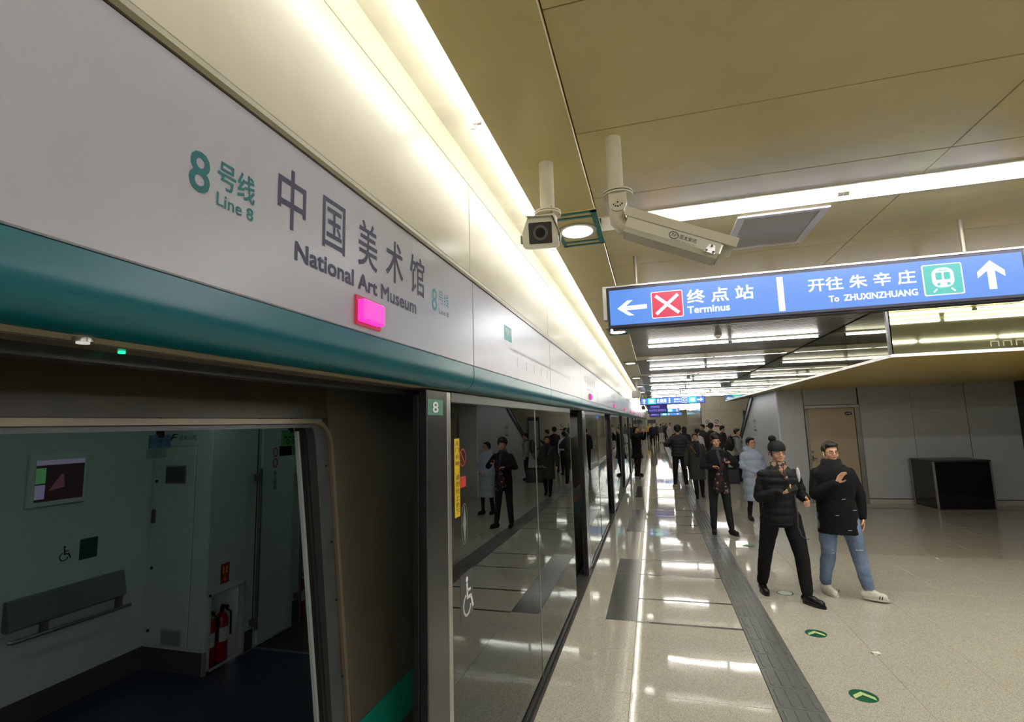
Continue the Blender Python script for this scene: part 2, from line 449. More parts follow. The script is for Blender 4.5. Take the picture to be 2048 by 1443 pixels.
# return air grille
gr = thing('air_grille', 'square slatted air grille in the cream ceiling beside the near light', 'vent', (.85, 3.62, CZ))
frame_white = M('frame_white', (214, 208, 200), .35)
MB().box(.59, 1.11, 3.30, 3.335, CZ - .012, CZ + .01).box(.59, 1.11, 3.905, 3.94, CZ - .012, CZ + .01).box(.59, .635, 3.335, 3.905, CZ - .012, CZ + .01).box(1.065, 1.11, 3.335, 3.905, CZ - .012, CZ + .01).build('frame', frame_white, gr)
sl = None
for k in range(19):
    yy = 3.352 + .029 * k
    if sl is None:
        sl = MB().add([(.637, yy, CZ + .008), (1.063, yy, CZ + .008), (1.063, yy + .022, CZ - .006), (.637, yy + .022, CZ - .006), (.637, yy, CZ + .011), (1.063, yy, CZ + .011), (1.063, yy + .022, CZ - .003), (.637, yy + .022, CZ - .003)], [(0, 1, 2, 3), (7, 6, 5, 4), (0, 4, 5, 1), (2, 6, 7, 3), (1, 5, 6, 2), (3, 7, 4, 0)]).build('slat', M('grille_grey', (186, 184, 180), .45), gr); s_y = yy
    else: dup_part(sl, gr, (0, yy - s_y, 0))
MB().box(.635, 1.065, 3.335, 3.905, CZ + .04, CZ + .05).build('backing', dark_gap, gr)
# slat fields and plain bands down the platform
PITCH = 3.87
XR = 2.68
for k in range(0, 17):
    a = 7.02 + PITCH * k
    xr = XR if a < 21 else 5.2
    m = MB(); n = 32; 
    for i in range(n):
        yy = a + .04 + i * .0985
        m.add([(-.256, yy, CZ), (xr, yy, CZ), (xr, yy + .066, CZ), (-.256, yy + .066, CZ), (-.256, yy + .008, CZ + .03), (xr, yy + .008, CZ + .03), (xr, yy + .058, CZ + .03), (-.256, yy + .058, CZ + .03)],
              [(3, 2, 1, 0), (0, 1, 5, 4), (1, 2, 6, 5), (2, 3, 7, 6), (3, 0, 4, 7)])
    m.build('slats', slat_grey, ceiling, kind='stuff')
    MB().bbox(-.256, xr, a + 3.20, a + 3.80, CZ - .004, CZ + .03, .003).build('plain_band', ceil_paint, ceiling)
    MB().box(-.256, xr, a, a + 3.2, CZ + .10, CZ + .12).build('void_lining', M('void_grey', (60, 58, 54), .7), ceiling)
# ---- fluorescent battens
housing_m = M('batten_white', (225, 222, 212), .35)
def batten(y, z, xs, label, group, recess, mat=None):
    mat = mat or tube_mat
    t = thing('fluorescent_batten', label, 'ceiling light', ((xs[0] + xs[-1]) / 2, y, z), group)
    for x0, x1 in zip(xs[:-1], xs[1:]):
        MB().tube([(x0 + .03, y, z - .02), (x1 - .03, y, z - .02)], .0155, 8).build('tube', mat, t, smooth=True)
        MB().tube([(x0 + .002, y, z - .02), (x0 + .03, y, z - .02)], .0165, 8).tube([(x1 - .03, y, z - .02), (x1 - .002, y, z - .02)], .0165, 8).build('tube_cap', stainless_lit, t)
    if recess:
        MB().box(-.256, xs[-1] + .06, y - .115, y - .108, z - .02, z + .075).box(-.256, xs[-1] + .06, y + .108, y + .115, z - .02, z + .075).box(-.256, xs[-1] + .06, y - .115, y + .115, z + .068, z + .075).build('trough', housing_m, t)
    elif recess is None: MB().bbox(xs[0], xs[-1], y - .02, y + .02, z + .02, z + .06, .004).build('housing', housing_m, t)
    else: MB().bbox(xs[0], xs[-1], y - .016, y + .016, z - .002, z + .022, .004).build('housing', housing_m, t)
    return t
batten(3.13, CZ + .015, [-.02, 1.12, 2.27, 3.42, 4.57, 5.72, 6.87, 8.02], 'long recessed ceiling tube light nearest the camera, beside the air grille', 'crosswise tube lights in recessed troughs', True, near_mat)
batten(-.74, CZ - .01, [-.02, 1.12, 2.27, 3.42, 4.57, 5.72, 6.87, 8.02], 'ceiling tube light just behind the camera position', 'crosswise tube lights in recessed troughs', False, near_mat)
batten(-4.6, CZ - .01, [-.02, 1.12, 2.27, 3.42, 4.57, 5.72, 6.87, 8.02], 'ceiling tube light further behind the camera position', 'crosswise tube lights in recessed troughs', False, near_mat)
for yy_, lb_ in ((5.55, 'added fill tube light hidden just behind the near blue sign'), (6.25, 'added unseen fill tube light over the stair bulkhead corner')): batten(yy_, CZ - .01, [-.03, 1.26, 2.54, 3.8, 5.1, 6.4], lb_, 'crosswise tube lights in recessed troughs', False, near_mat)  # two fill tubes added out of sight behind the sign, to brighten the near floor
ords = ['first', 'second', 'third', 'fourth', 'fifth', 'sixth', 'seventh', 'eighth']
for k in range(17):
    ym = 8.56 + 3.86 * k
    if ym > 70: break
    lab = ('%s double tube light hanging under the grey slats beyond the near blue sign' % ords[k]) if k < 6 else 'far tiny double tube light under the slats at the platform end'
    batten(ym, CZ - .025, [-.03, 1.26, 2.54] if k < 4 else [-.03, 1.26, 2.54, 3.8], lab, 'double tube lights under the slats', False)
for k in range(17):
    yt = 7.02 + PITCH * k + 3.50 + .43
    if yt > 70: break
    lab = ('%s thin tube light in the plain cream band beyond the near blue sign' % ords[k]) if k < 6 else 'far tiny thin tube light in a plain band at the platform end'
    batten(yt, CZ + .034, [-.08, 1.28, 2.66] if k < 3 else [-.08, 1.28, 2.66, 4.0], lab, 'thin tube lights in the plain bands', None)
# ---- cove tubes: one fitting per 1.3 m with a white bracket
ct = thing('cove_light', 'continuous bright tube light in the cove above the platform doors', 'cove light', (-.70, 2, 3.45))
yb = 2.05 - 1.28 * 4
brk = None; tb = None; y_first = yb
while yb < END_Y - 1.4:
    if tb is None:
        tb = MB().tube([(-.705, yb + .03, 3.452), (-.705, yb + 1.25, 3.452)], .014, 8).build('tube', cove_mat, ct, smooth=True)
        brk = MB().bbox(-.725, -.685, yb - .012, yb + .012, 3.435, 3.505, .004).tube([(-.705, yb, 3.44), (-.72, yb, 3.415), (-.735, yb, 3.42)], .005, 6).build('bracket', frame_white, ct)
    elif yb < 40:
        dup_part(tb, ct, (0, yb - y_first, 0)); dup_part(brk, ct, (0, yb - y_first, 0))
    else:
        MB().tube([(-.705, yb, 3.452), (-.705, END_Y - .5, 3.452)], .014, 6).build('tube', cove_mat, ct); break
    yb += 1.28
# ---- square downlights set in the soffit
dl_teal = M('downlight_teal', (40, 112, 102), .35)
dl_glow = E('downlight_glow', (255, 252, 245), 6.0)
for i, y in enumerate([3.13, 7.0, 11.0, 14.93, 18.8, 22.7]):
    t = thing('downlight', ['square green-framed round downlight beside the near surveillance camera', 'square downlight in the soffit above the left end of the near blue sign', 'round downlight in the soffit, first beyond the near blue sign', 'round downlight in the soffit, second beyond the near blue sign',
                            'round downlight in the soffit, third beyond the near blue sign', 'round downlight in the soffit, fourth beyond the near blue sign'][i], 'downlight', (-.39, y, SZ), 'soffit downlights')
    x0, x1, y0, y1, z0 = -.535, -.25, y - .285, y + .285, SZ - .008
    MB().box(x0, x1, y0, y1, z0, SZ).build('plate', ceil_paint, t)
    f = MB(); b = .022
    f.box(x0, x1, y0, y0 + b, z0 - .006, z0).box(x0, x1, y1 - b, y1, z0 - .006, z0).box(x0, x0 + b, y0, y1, z0 - .006, z0).box(x1 - b * 1.6, x1, y0, y1, z0 - .006, z0)
    f.box(x0 + .02, x1 - .03, y0 + .07, y0 + .09, z0 - .006, z0).box(x0 + .02, x1 - .03, y1 - .09, y1 - .07, z0 - .006, z0)
    f.build('green_frame', dl_teal, t)
    cx = (x0 + x1) / 2 - .01
    MB().tube([(cx, y, z0 - .012), (cx, y, z0)], .125, 32).build('ring', M('ring_grey', (165, 160, 140), .35), t)
    MB().tube([(cx, y, z0 - .016), (cx, y, z0 - .012)], .098, 32).build('lamp', dl_glow, t)
# smoke detectors
for (x, y, lab) in ((1.03, 8.12, 'white round smoke detector beside the first slat light'), (1.1, 15.9, 'white round smoke detector beside the third slat light')):
    t = thing('smoke_detector', lab, 'detector', (x, y, CZ))
    MB().tube([(x, y, CZ - .02), (x, y, CZ)], .055, 16).build('base', frame_white, t, smooth=True)
    MB().tube([(x, y, CZ - .05), (x, y, CZ - .035), (x, y, CZ - .02)], [.02, .035, .045], 14).build('head', frame_white, t, smooth=True)

# ================================================================== WALL LEFT (header over the screen doors)
wl = struct('wall_left', label='white and teal header above the platform screen doors')
FX = -.87
def header_profile():
    """x, z of the header face from the white top to the underside, plus back"""
    p = [(FX, 2.79), (FX, 2.352)]
    return p
wj = [-1.6, .40, 2.402, 4.43, 6.43] + [6.43 + 2.02 * k for k in range(1, 34)]
panels = []
fc = fc2 = fc3 = None
for i, (y0, y1) in enumerate(zip(wj[:-1], wj[1:])):
    a, b = y0 + .004, y1 - .004
    pan = MB().bbox(FX - .02, FX, a, b, 2.352, 2.795, .003).build('fascia_panel', white_panel, wl)
    # teal rounded valance below
    prof = [(FX - .02, 2.349), (FX, 2.349), (FX, 2.305)]
    for t in range(0, 91, 15):
        tt = math.radians(t); prof.append((FX - .07 + .07 * math.cos(tt), 2.295 - .073 * math.sin(tt)))
    prof += [(FX - .075, 2.222), (FX - .075, 2.235), (FX - .03, 2.27), (FX - .02, 2.30)]
    MB().extrude(prof, 'Y', a, b).build('teal_valance', teal, wl, smooth=True)
    panels.append(pan)
    if i < 22: MB().bbox(FX - .04, FX - .012, a, b, 2.86 - .02, 3.335, .003).build('cladding_panel', beige_clad, wl)
MB().bbox(FX - .04, FX - .012, wj[22] + .004, END_Y, 2.84, 3.335, .003).build('cladding_panel', beige_clad, wl)
MB().bbox(FX - .04, FX - .02, -8, END_Y, 3.347, 3.455, .003).box(FX - .04, FX - .026, -8, END_Y, 3.46, 3.51).build('upper_cladding', beige_clad, wl)
MB().box(FX - .075, FX - .045, -8, END_Y, 2.30, 3.55).build('backing', dark_gap, wl)
MB().extrude([(FX - .02, 2.797), (FX + .004, 2.797), (FX + .004, 2.812), (FX - .012, 2.84), (FX - .02, 2.84)], 'Y', -8, END_Y).build('shadow_trim', M('trim_olive', (112, 104, 78), .35), wl)
# underside of the header
MB().box(-1.004, FX - .077, -8, END_Y, 2.222, 2.232).build('header_lip', M('lip_cream', (188, 178, 148), .35), wl)
MB().box(-1.13, -1.005, -8, END_Y, 2.219, 2.232).build('header_underside', M('underside_steel', (120, 112, 96), .3, metal=.3), wl)
MB().box(-1.12, -1.07, -8, END_Y, 2.195, 2.219).build('door_track', dark_frame, wl)
MB().box(-1.15, -1.13, -8, END_Y, 2.21, 3.4).build('rear_skin', dark_gap, wl)
# lettering on the near panel (sub-parts)
navy = M('letter_navy', (52, 48, 78), .5); lteal = M('letter_teal', (20, 104, 106), .5); pale_l = M('letter_pale', (150, 186, 184), .5)
grey_l = M('letter_grey', (186, 186, 194), .5)
p2 = panels[1]
pl = Plane((FX, 0, 0), (0, 1, 0), (0, 0, 1), .0008)
pl.text('8', (.743, .790, 2.540, 2.626), lteal, p2, bold=.012)
pl.text('号线', (.811, .913, 2.573, 2.636), lteal, p2, bold=.014)
pl.text('Line 8', (.810, .911, 2.532, 2.561), lteal, p2, bold=.02)
for ch, a, b, c, d in (('中', .989, 1.092, 2.563, 2.722), ('国', 1.166, 1.272, 2.566, 2.715), ('美', 1.345, 1.457, 2.568, 2.722), ('术', 1.517, 1.640, 2.568, 2.722), ('馆', 1.700, 1.822, 2.568, 2.722)):
    pl.text(ch, (a, b, c, d), navy, p2, bold=.008)
pl.text('National Art Museum', (1.056, 1.747, 2.489, 2.538), navy, p2, bold=.04)
pl.text('8', (1.897, 1.947, 2.540, 2.635), M('letter_blueteal', (60, 140, 160), .5), p2)
pl.text('号线', (1.965, 2.075, 2.582, 2.642), M('letter_blueteal', (60, 140, 160), .5), p2)
pl.text('Line 8', (1.966, 2.073, 2.538, 2.560), navy, p2)
p3 = panels[2]
pl.rect(2.972, 3.144, 2.582, 2.676).build('green_tag', M('tag_green', (70, 160, 158), .5), p3)
Plane((FX, 0, 0), (0, 1, 0), (0, 0, 1), .0016).text('中国美术馆', (2.99, 3.13, 2.62, 2.664), M('letter_white', (240, 240, 240), .5), p3)
pl.text('Changping Lishuiqiao Olympic Park Anhuaqiao Andelibeijie', (3.06, 4.40, 2.522, 2.556), M('letter_faint', (160, 160, 166), .5), p3)
for q in range(5): pl.stroke([(3.28 + .25 * q, 2.50), (3.28 + .25 * q, 2.44)], .010)
pl.build('route_ticks', M('letter_faint', (160, 160, 166), .5), p3)
pl.text('Shichahai Nanluoguxiang', (4.46, 5.55, 2.526, 2.554), M('letter_faint', (160, 160, 166), .5), panels[3])
for base, pn in ((6.83, panels[4]), (11.35, panels[6])):
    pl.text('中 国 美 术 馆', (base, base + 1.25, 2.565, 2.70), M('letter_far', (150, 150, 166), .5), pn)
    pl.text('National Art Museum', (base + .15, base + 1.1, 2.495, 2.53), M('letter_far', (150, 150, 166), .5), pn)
# ---- red door warning lamps
lamp_glow = E('lamp_pink', (255, 45, 160), 1.25); lamp_rim = E('lamp_rim_red', (205, 30, 60), 0.45)
lamp_y = [1.40, 7.36, 11.95, 16.45, 20.9, 25.3, 29.7, 34.1, 38.5, 42.9, 47.3]
for i, y in enumerate(lamp_y):
    lab = ['glowing pink door lamp under the station name nearest the camera', 'glowing pink door lamp on the header, second from the camera', 'glowing pink door lamp on the header, third from the camera',
           'glowing pink door lamp on the header, fourth from the camera', 'glowing pink door lamp on the header, fifth from the camera'][i] if i < 5 else 'tiny far pink door lamp along the teal header'
    t = thing('door_lamp', lab, 'warning lamp', (FX, y, 2.417), 'pink door lamps along the header')
    z0, z1 = 2.371, 2.463
    fr = MB(); a, b = y - .073, y + .073; e = .008
    fr.box(FX - .001, FX + .008, a, b, z0, z0 + e).box(FX - .001, FX + .008, a, b, z1 - e, z1).box(FX - .001, FX + .008, a, a + e, z0 + e, z1 - e).box(FX - .001, FX + .008, b - e, b, z0 + e, z1 - e)
    fr.build('rim', lamp_rim, t)
    MB().bbox(FX, FX + .032, a + .011, b - .011, z0 + .011, z1 - .011, .006).build('lens', lamp_glow, t)
# ---- small fittings on the header underside
t = thing('underside_spotlight', 'small chrome spotlight under the teal header near the left edge', 'spotlight', (-.96, .635, 2.22))
MB().tube([(-.962, .635, 2.214), (-.962, .635, 2.222)], .016, 18).build('rim', stainless_lit, t, smooth=True)
MB().tube([(-.962, .635, 2.211), (-.962, .635, 2.214)], .010, 14).build('lens', E('spot_dim', (220, 220, 215), .6), t)
tag(MB().tube([(-1.036, .757, 2.214), (-1.036, .757, 2.219)], .0065, 12).build('indicator_light', E('led_green', (40, 230, 170), 1.2), None), 'tiny green indicator light under the header above the open door', 'indicator light')
# ================================================================== PLATFORM SCREEN DOORS
GX = -.97
post_m = M('post_steel', (88, 90, 90), .22, metal=.8, var=.04)
sill_m = M('sill_steel', (120, 120, 118), .3, metal=.7)
def zframe(y): return 2.19
green_sign = M('number_green', (20, 118, 84), .4); letter_w = M('letter_white', (240, 240, 240), .5)
# bays: (post start, post end, glass start, joint, glass end, number)
bays = [(2.03, 2.295, 2.30, 4.145, 5.985, '8'), (7.05, 7.36, 7.37, 8.95, 10.45, '9'), (11.80, 12.12, 12.13, 13.6, 15.0, '10'), (16.3, 16.6, 16.61, 18.0, 19.5, '11'), (20.8, 21.1, 21.11, 22.5, 24.0, '12')]
k = 0
while bays[-1][0] < 62:
    a = bays[-1][0] + 4.45; bays.append((a, a + .3, a + .31, a + 1.7, a + 3.15, str(13 + k))); k += 1
for i, (pa, pb, ga, gj, ge, num) in enumerate(bays):
    lab = ['near glass platform screen with steel post numbered 8', 'glass platform screen behind the post numbered 9', 'third glass platform screen from the camera, post numbered 10', 'fourth glass platform screen, beside the person in the long black coat'][i] if i < 4 else 'far narrow glass platform screen along the teal header'
    t = thing('platform_screen', lab, 'screen door', (GX, (pa + ge) / 2, 0), 'glass platform screens')
    MB().bbox(-.998, GX + .012, pa, pb - .045, 0, 2.215, .004).build('post', post_m, t)
    MB().bbox(GX - .02, GX + .014, pb - .043, pb, 0, 2.215, .003).build('post_edge', stainless_lit, t)
    MB().bbox(-1.03, -1.0, pa - .0, pa + .08, 0, 2.195, .004).build('rubber_jamb', rubber, t)
    z0, z1 = .03, 2.165
    MB().box(GX - .006, GX + .006, ga + .005, gj - .008, z0, z1).build('glass_pane', psd_glass, t)
    MB().box(GX - .006, GX + .006, gj + .008, ge - .01, z0, z1).build('glass_pane', psd_glass, t)
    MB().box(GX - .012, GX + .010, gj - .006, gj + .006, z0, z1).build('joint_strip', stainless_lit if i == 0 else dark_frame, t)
    MB().box(GX - .012, GX + .008, ge - .012, ge, z0, z1).build('end_strip', stainless_lit, t)
    MB().bbox(GX - .03, GX + .015, ga, ge, z1, 2.218, .003).build('head_rail', dark_frame, t)
    MB().bbox(GX - .03, GX + .022, ga, ge, 0, .03, .004).build('kick_rail', dark_frame, t)
    pz = Plane((GX + .012, 0, 0), (0, 1, 0), (0, 0, 1), .0015)
    if i < 4:
        pz.rect(pa + .004, pa + .17, 2.10, 2.172).build('number_plate', green_sign, t)
        Plane((GX + .0135, 0, 0), (0, 1, 0), (0, 0, 1), .0015).text(num, (pa + .055 - (.02 if len(num) > 1 else 0), pa + .115 + (.02 if len(num) > 1 else 0), 2.112, 2.160), letter_w, t, bold=.02)
MB().box(-1.11, -.945, -8, END_Y, -.10, -.004).build('threshold', sill_m, floor)
MB().box(-1.115, -1.105, -8, END_Y, -1.2, -.004).build('platform_edge', dark_gap, floor)
# stickers on the near glass
g0 = Plane((GX + .0062, 0, 0), (0, 1, 0), (0, 0, 1), .001)
g1 = Plane((GX + .0075, 0, 0), (0, 1, 0), (0, 0, 1), .001)
t = thing('glass_sticker', 'tall narrow yellow warning sticker with black characters on the near glass', 'sticker', (GX, 2.39, 1.8))
g0.poly([(2.352, 1.60), (2.42, 1.60), (2.42, 1.985), (2.352, 1.985)]).build('backing', M('sticker_yellow', (222, 184, 20), .4), t)
for q, ch in enumerate('关门铃响 请勿抢上抢下'):
    if ch != ' ': g1.text(ch, (2.362, 2.410, 1.948 - .0335 * q, 1.974 - .0335 * q), M('letter_black', (24, 22, 20), .5), t)
t = thing('glass_sticker', 'grey square sticker with white wheelchair symbol low on the near glass', 'sticker', (GX, 2.5, 1.2))
g0.rect(2.409, 2.583, 1.095, 1.31).build('backing', M('sticker_grey', (62, 64, 66), .4), t)
wheelchair(g1, 2.42, 1.10, .185, letter_w, t)
t = thing('glass_sticker', 'round red prohibition sticker on the near glass beside the yellow one', 'sticker', (GX, 2.46, 1.86))
g0.arc(2.465, 1.885, .042, 0, 360, .008, 24).stroke([(2.438, 1.915), (2.492, 1.855)], .007).rect(2.425, 2.505, 1.735, 1.79).build('print', M('print_red', (190, 60, 50), .4), t)
t = thing('glass_sticker', 'faint grey diamond sticker in a ring on the near glass', 'sticker', (GX, 2.48, 1.55))
g0.poly([(2.48, 1.455), (2.505, 1.55), (2.48, 1.645), (2.455, 1.55)]).arc(2.48, 1.55, .10, 0, 360, .003, 28, sx=.42).build('print', M('print_grey', (120, 124, 122), .4), t)

# ================================================================== TRAIN
def SX(z): return -1.335 + (2.05 - max(z, .3)) * .115
body_m = M('train_body', (92, 88, 74), .35, metal=.2, var=.10, scale=2.5)
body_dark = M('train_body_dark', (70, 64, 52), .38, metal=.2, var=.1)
tin = M('train_wall', (196, 210, 204), .42, var=.02); tin2 = M('train_wall_trim', (170, 182, 178), .4)
tskirt = M('train_skirting', (84, 80, 78), .45, metal=.2); tfloor = M('train_floor', (44, 54, 72), .4, var=.1)
tgrey = M('perch_grey', (130, 138, 138), .35, metal=.4)
train = thing('train', 'metro train standing behind the screens, near door open to its pale interior', 'train', (-2.9, 3, 0))
def side(y0, y1, z0, z1, mat, name, off=0.0, th=.03):
    m = MB(); n = 6; 
    zs = [z0 + (z1 - z0) * i / n for i in range(n + 1)]
    prof = [(SX(z) + off, z) for z in zs] + [(SX(z) + off - th, z) for z in zs[::-1]]
    return m.extrude(prof, 'Y', y0, y1).build(name, mat, train)
DY0, DY1 = .02, 1.84
# door opening: three pieces of body around it, then the long side
side(-4, DY0 - .08, -.9, 2.62, body_m, 'side_panel')
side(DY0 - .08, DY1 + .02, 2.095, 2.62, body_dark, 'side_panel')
side(DY1 + .02, 3.0, -.9, 2.62, body_m, 'side_panel')
side(DY0 - .08, DY1 + .02, -.9, -.02, body_m, 'side_panel')
# further side: panels with windows and closed door outlines
win = M('train_window', (26, 30, 32), .12, spec=.7)
y = 3.0; kk = 0
while y < 60:
    side(y + .004, y + 4.45, -.9, 2.62, body_m, 'side_panel')
    kk += 1; y += 4.454
for k in range(13):
    a = 3.0 + 4.45 * k
    side(a + .35, a + 1.85, 1.05, 1.80, win, 'window', off=.004, th=.01)
    if k < 12:
        side(a + 2.62, a + 2.64, 0, 2.05, rubber, 'door_seam', off=.004, th=.01); side(a + 3.27, a + 3.29, 0, 2.05, rubber, 'door_seam', off=.004, th=.01); side(a + 3.92, a + 3.94, 0, 2.05, rubber, 'door_seam', off=.004, th=.01)
stripe_t = M('livery_teal', (20, 128, 108), .35); stripe_s = M('livery_salmon', (196, 92, 66), .4)
side(DY1 + .03, 2.5, .73, .89, stripe_t, 'teal_band', off=.004, th=.01)
side(2.5, 60, .73, .80, stripe_t, 'teal_band', off=.004, th=.01)
side(2.6, 60, .815, .84, stripe_t, 'teal_line', off=.004, th=.01)
side(2.75, 60, .86, .94, stripe_s, 'salmon_band', off=.004, th=.01)
# wheelchair mark on the body
pw = Plane((SX(1.5) + .004, 0, 0), (0, 1, 0), (-.115, 0, 1), .002)
wheelchair(Plane((SX(0), 0, 0), (0, 1, 0), (-.115, 0, 1), .004), 1.93, 1.455, .145, M('mark_dark', (46, 44, 40), .5), train)
# bright door surround with rounded corner
def surround(off, wd, th, mat, name, y1, ztop, r):
    m = MB(); pts = []
    pts.append((y1, -.02)); pts.append((y1, ztop - r))
    for a in range(15, 91, 15): t_ = math.radians(a); pts.append((y1 - r + r * math.cos(t_), ztop - r + r * math.sin(t_)))
    pts.append((DY0, ztop)); 
    vs = []; n = len(pts)
    for i, (yy, zz) in enumerate(pts):
        # inward normal
        a = Vector(pts[max(i - 1, 0)]); b = Vector(pts[min(i + 1, n - 1)]); d = (b - a).normalized(); nn = Vector((-d.y, d.x)) 
        iy, iz = yy + nn.x * wd, zz + nn.y * min(wd, .024)
        for (py, pz_) in ((yy, zz), (iy, iz)):
            for x in (off, off - th): vs.append((SX(pz_) + x, py, pz_))
    fs = []
    for i in range(n - 1):
        a = i * 4; b = a + 4
        fs += [(a, b, b + 2, a + 2), (a + 1, a + 3, b + 3, b + 1), (a, a + 1, b + 1, b), (a + 2, b + 2, b + 3, a + 3)]
    fs += [(0, 2, 3, 1), ((n - 1) * 4, (n - 1) * 4 + 1, (n - 1) * 4 + 3, (n - 1) * 4 + 2)]
    m.add(vs, fs); return m.build(name, mat, train)
surround(.022, .018, .03, M('door_edge_bright', (122, 110, 90), .35, metal=.3), 'door_surround_edge', DY1 + .012, 2.092, .11)
surround(.008, .085, .05, M('door_frame_steel', (74, 78, 76), .4, metal=.3, var=.15, scale=8), 'door_frame', DY1, 2.082, .10)
side(1.734, DY1 - .05, 0, 2.06, rubber, 'rubber_lining', off=-.03, th=.04)
lf = MB(); 
zs = [0, .5, 1.0, 1.5, 2.045]
lf.extrude([(SX(z) - .05, z) for z in zs] + [(SX(z) - .064, z) for z in zs[::-1]], 'Y', 1.722, 1.734).build('door_leaf_edge', M('leaf_white', (170, 180, 178), .35), train)
for zz in (1.9, 1.6, 1.38, 1.1, .8):
    MB().tube([(SX(zz) + .006, DY1 - .03, zz), (SX(zz) + .012, DY1 - .03, zz)], .005, 8).build('rivet', rubber, train)
# body shell inside
MB().box(-4.6, -1.28, -4, 7.6, -.10, 0).build('car_floor', tfloor, train)
MB().box(-3.8, -1.3, 4.185, 4.215, 0, .006).build('sill_strip', tgrey, train)
MB().box(-3.8, -1.3, 4.215, 7.6, 0, .004).build('gangway_floor', M('gangway_floor_brown', (58, 52, 46), .5), train)
MB().box(-4.6, -1.36, -4, 7.6, 2.42, 2.46).build('car_ceiling', tin, train)
MB().box(-4.56, -4.48, -4, 3.66, .19, 2.42).build('inner_wall', tin, train)
MB().box(-4.56, -4.472, -4, 3.64, 0, .19).build('skirting', tskirt, train)
MB().box(-4.482, -4.455, -4, 2.56, .19, 2.42).build('wall_panel', tin, train)
MB().box(-1.42, -1.39, 1.95, 7.6, 0, 2.42).build('inner_side_wall', tin, train)
MB().box(-4.6, -1.3, 7.6, 7.64, -.1, 2.46).build('far_bulkhead', tin2, train)
MB().box(-4.6, -1.3, -4.04, -4, -.9, 2.46).build('near_bulkhead', tin2, train)
# end cabinet and gangway wall
cab = MB().box(-4.48, -4.0, 3.641, 4.19, .185, 2.42).bbox(-4.48, -3.80, 3.63, 3.6405, .185, 2.42, .004)
cab.build('end_cabinet', tin, train)
MB().box(-4.48, -3.80, 3.635, 3.67, 0, .187).build('skirting', tskirt, train)
cabdoor = MB().bbox(-4.445, -3.975, 3.618, 3.632, .215, 1.93, .003).build('cabinet_door', tin, train)
MB().bbox(-4.447, -3.973, 3.628, 3.634, .212, 1.933, .001).build('door_gap', M('gap_grey', (66, 74, 72), .5), train)
for (x0, x1, z0, z1) in ((-4.305, -4.07, 1.60, 1.76), (-4.26, -4.025, .225, .365)):
    n = 11
    vent = MB().bbox(x0, x1, 3.612, 3.619, z0, z1, .002).build('vent', tin2 if z0 < 1 else M('vent_frame', (120, 128, 124), .4), cabdoor)
    v = MB()
    for q in range(n): zz = z0 + .012 + (z1 - z0 - .024) * q / n; v.box(x0 + .015, x1 - .015, 3.608, 3.6125, zz, zz + (z1 - z0) / n * .45)
    v.build('vent_slots', M('vent_dark', (60, 64, 60), .5) if z0 > 1 else M('vent_mid', (128, 138, 134), .5), cabdoor, kind='stuff')
MB().bbox(-4.432, -4.398, 3.600, 3.618, 1.25, 1.37, .006).build('handle', M('handle_dark', (66, 66, 62), .4, metal=.4), cabdoor)
for zz in (1.62, .86, .33): MB().tube([(-4.405, 3.61, zz), (-4.405, 3.619, zz)], .014, 10).build('lock', M('lock_dark', (50, 54, 54), .4, metal=.5), cabdoor)
pc = Plane((0, 3.63, 0), (1, 0, 0), (0, 0, 1), .002)
pc.text('京车公司', (-4.185, -3.99, 1.985, 2.03), M('letter_slate', (16, 34, 44), .5), train)
pc.poly([(-4.30, 1.985), (-4.275, 1.985), (-4.262, 2.005), (-4.225, 2.008), (-4.215, 2.018), (-4.255, 2.018), (-4.245, 2.032), (-4.205, 2.038), (-4.20, 2.048), (-4.262, 2.044)]).build('company_mark', M('mark_blue', (8, 46, 66), .5), train)
Plane((0, 3.618, 0), (1, 0, 0), (0, 0, 1), .002).rect(-4.225, -4.165, 1.80, 1.86).build('door_sticker', M('paper_white2', (214, 220, 216), .6), cabdoor)
# side wall with extinguisher niche
sw = MB()
sw.box(-3.86, -3.80, 3.64, 4.19, .64, 2.42).box(-3.86, -3.80, 4.19, 7.6, .635, 2.42).box(-3.86, -3.80, 3.64, 3.672, 0, .64).box(-3.86, -3.80, 4.045, 4.85, 0, .64).box(-3.86, -3.80, 5.25, 7.6, 0, .64)
sw.box(-3.99, -3.97, 3.66, 4.06, 0, .64).box(-3.99, -3.97, 4.83, 5.27, 0, .64)
sw.build('gangway_wall', tin, train)
MB().box(-3.812, -3.795, 3.625, 3.665, 0, .19).build('corner_post', M('corner_post', (150, 152, 148), .4, metal=.3), train)
nf = MB(); a, b, z0, z1 = 3.66, 4.06, .015, .65; e = .018
nf.box(-3.802, -3.785, a, b, z0, z0 + e).box(-3.802, -3.785, a, b, z1 - e, z1).box(-3.802, -3.785, a, a + e, z0, z1).box(-3.802, -3.785, b - e, b, z0, z1)
nf.build('niche_frame', M('niche_frame', (176, 186, 180), .4), train)
MB().box(-3.80, -3.792, 4.07, 4.155, .01, .19).build('skirting', tskirt, train); MB().box(-3.80, -3.792, 4.72, 4.83, .01, .25).build('skirting', tskirt, train)
MB().box(-3.80, -3.794, 4.165, 4.17, 0, 2.42).build('panel_seam', dark_gap, train)
MB().bbox(-3.80, -3.772, 4.20, 4.66, .03, 2.42, .01).build('gangway_panel', tin, train)
ps = Plane((-3.80, 0, 0), (0, 1, 0), (0, 0, 1), .002)
ps.rect(3.775, 3.87, .705, .875).build('extinguisher_sign', M('sign_red', (150, 40, 22), .45), train)
ps1 = Plane((-3.798, 0, 0), (0, 1, 0), (0, 0, 1), .002)
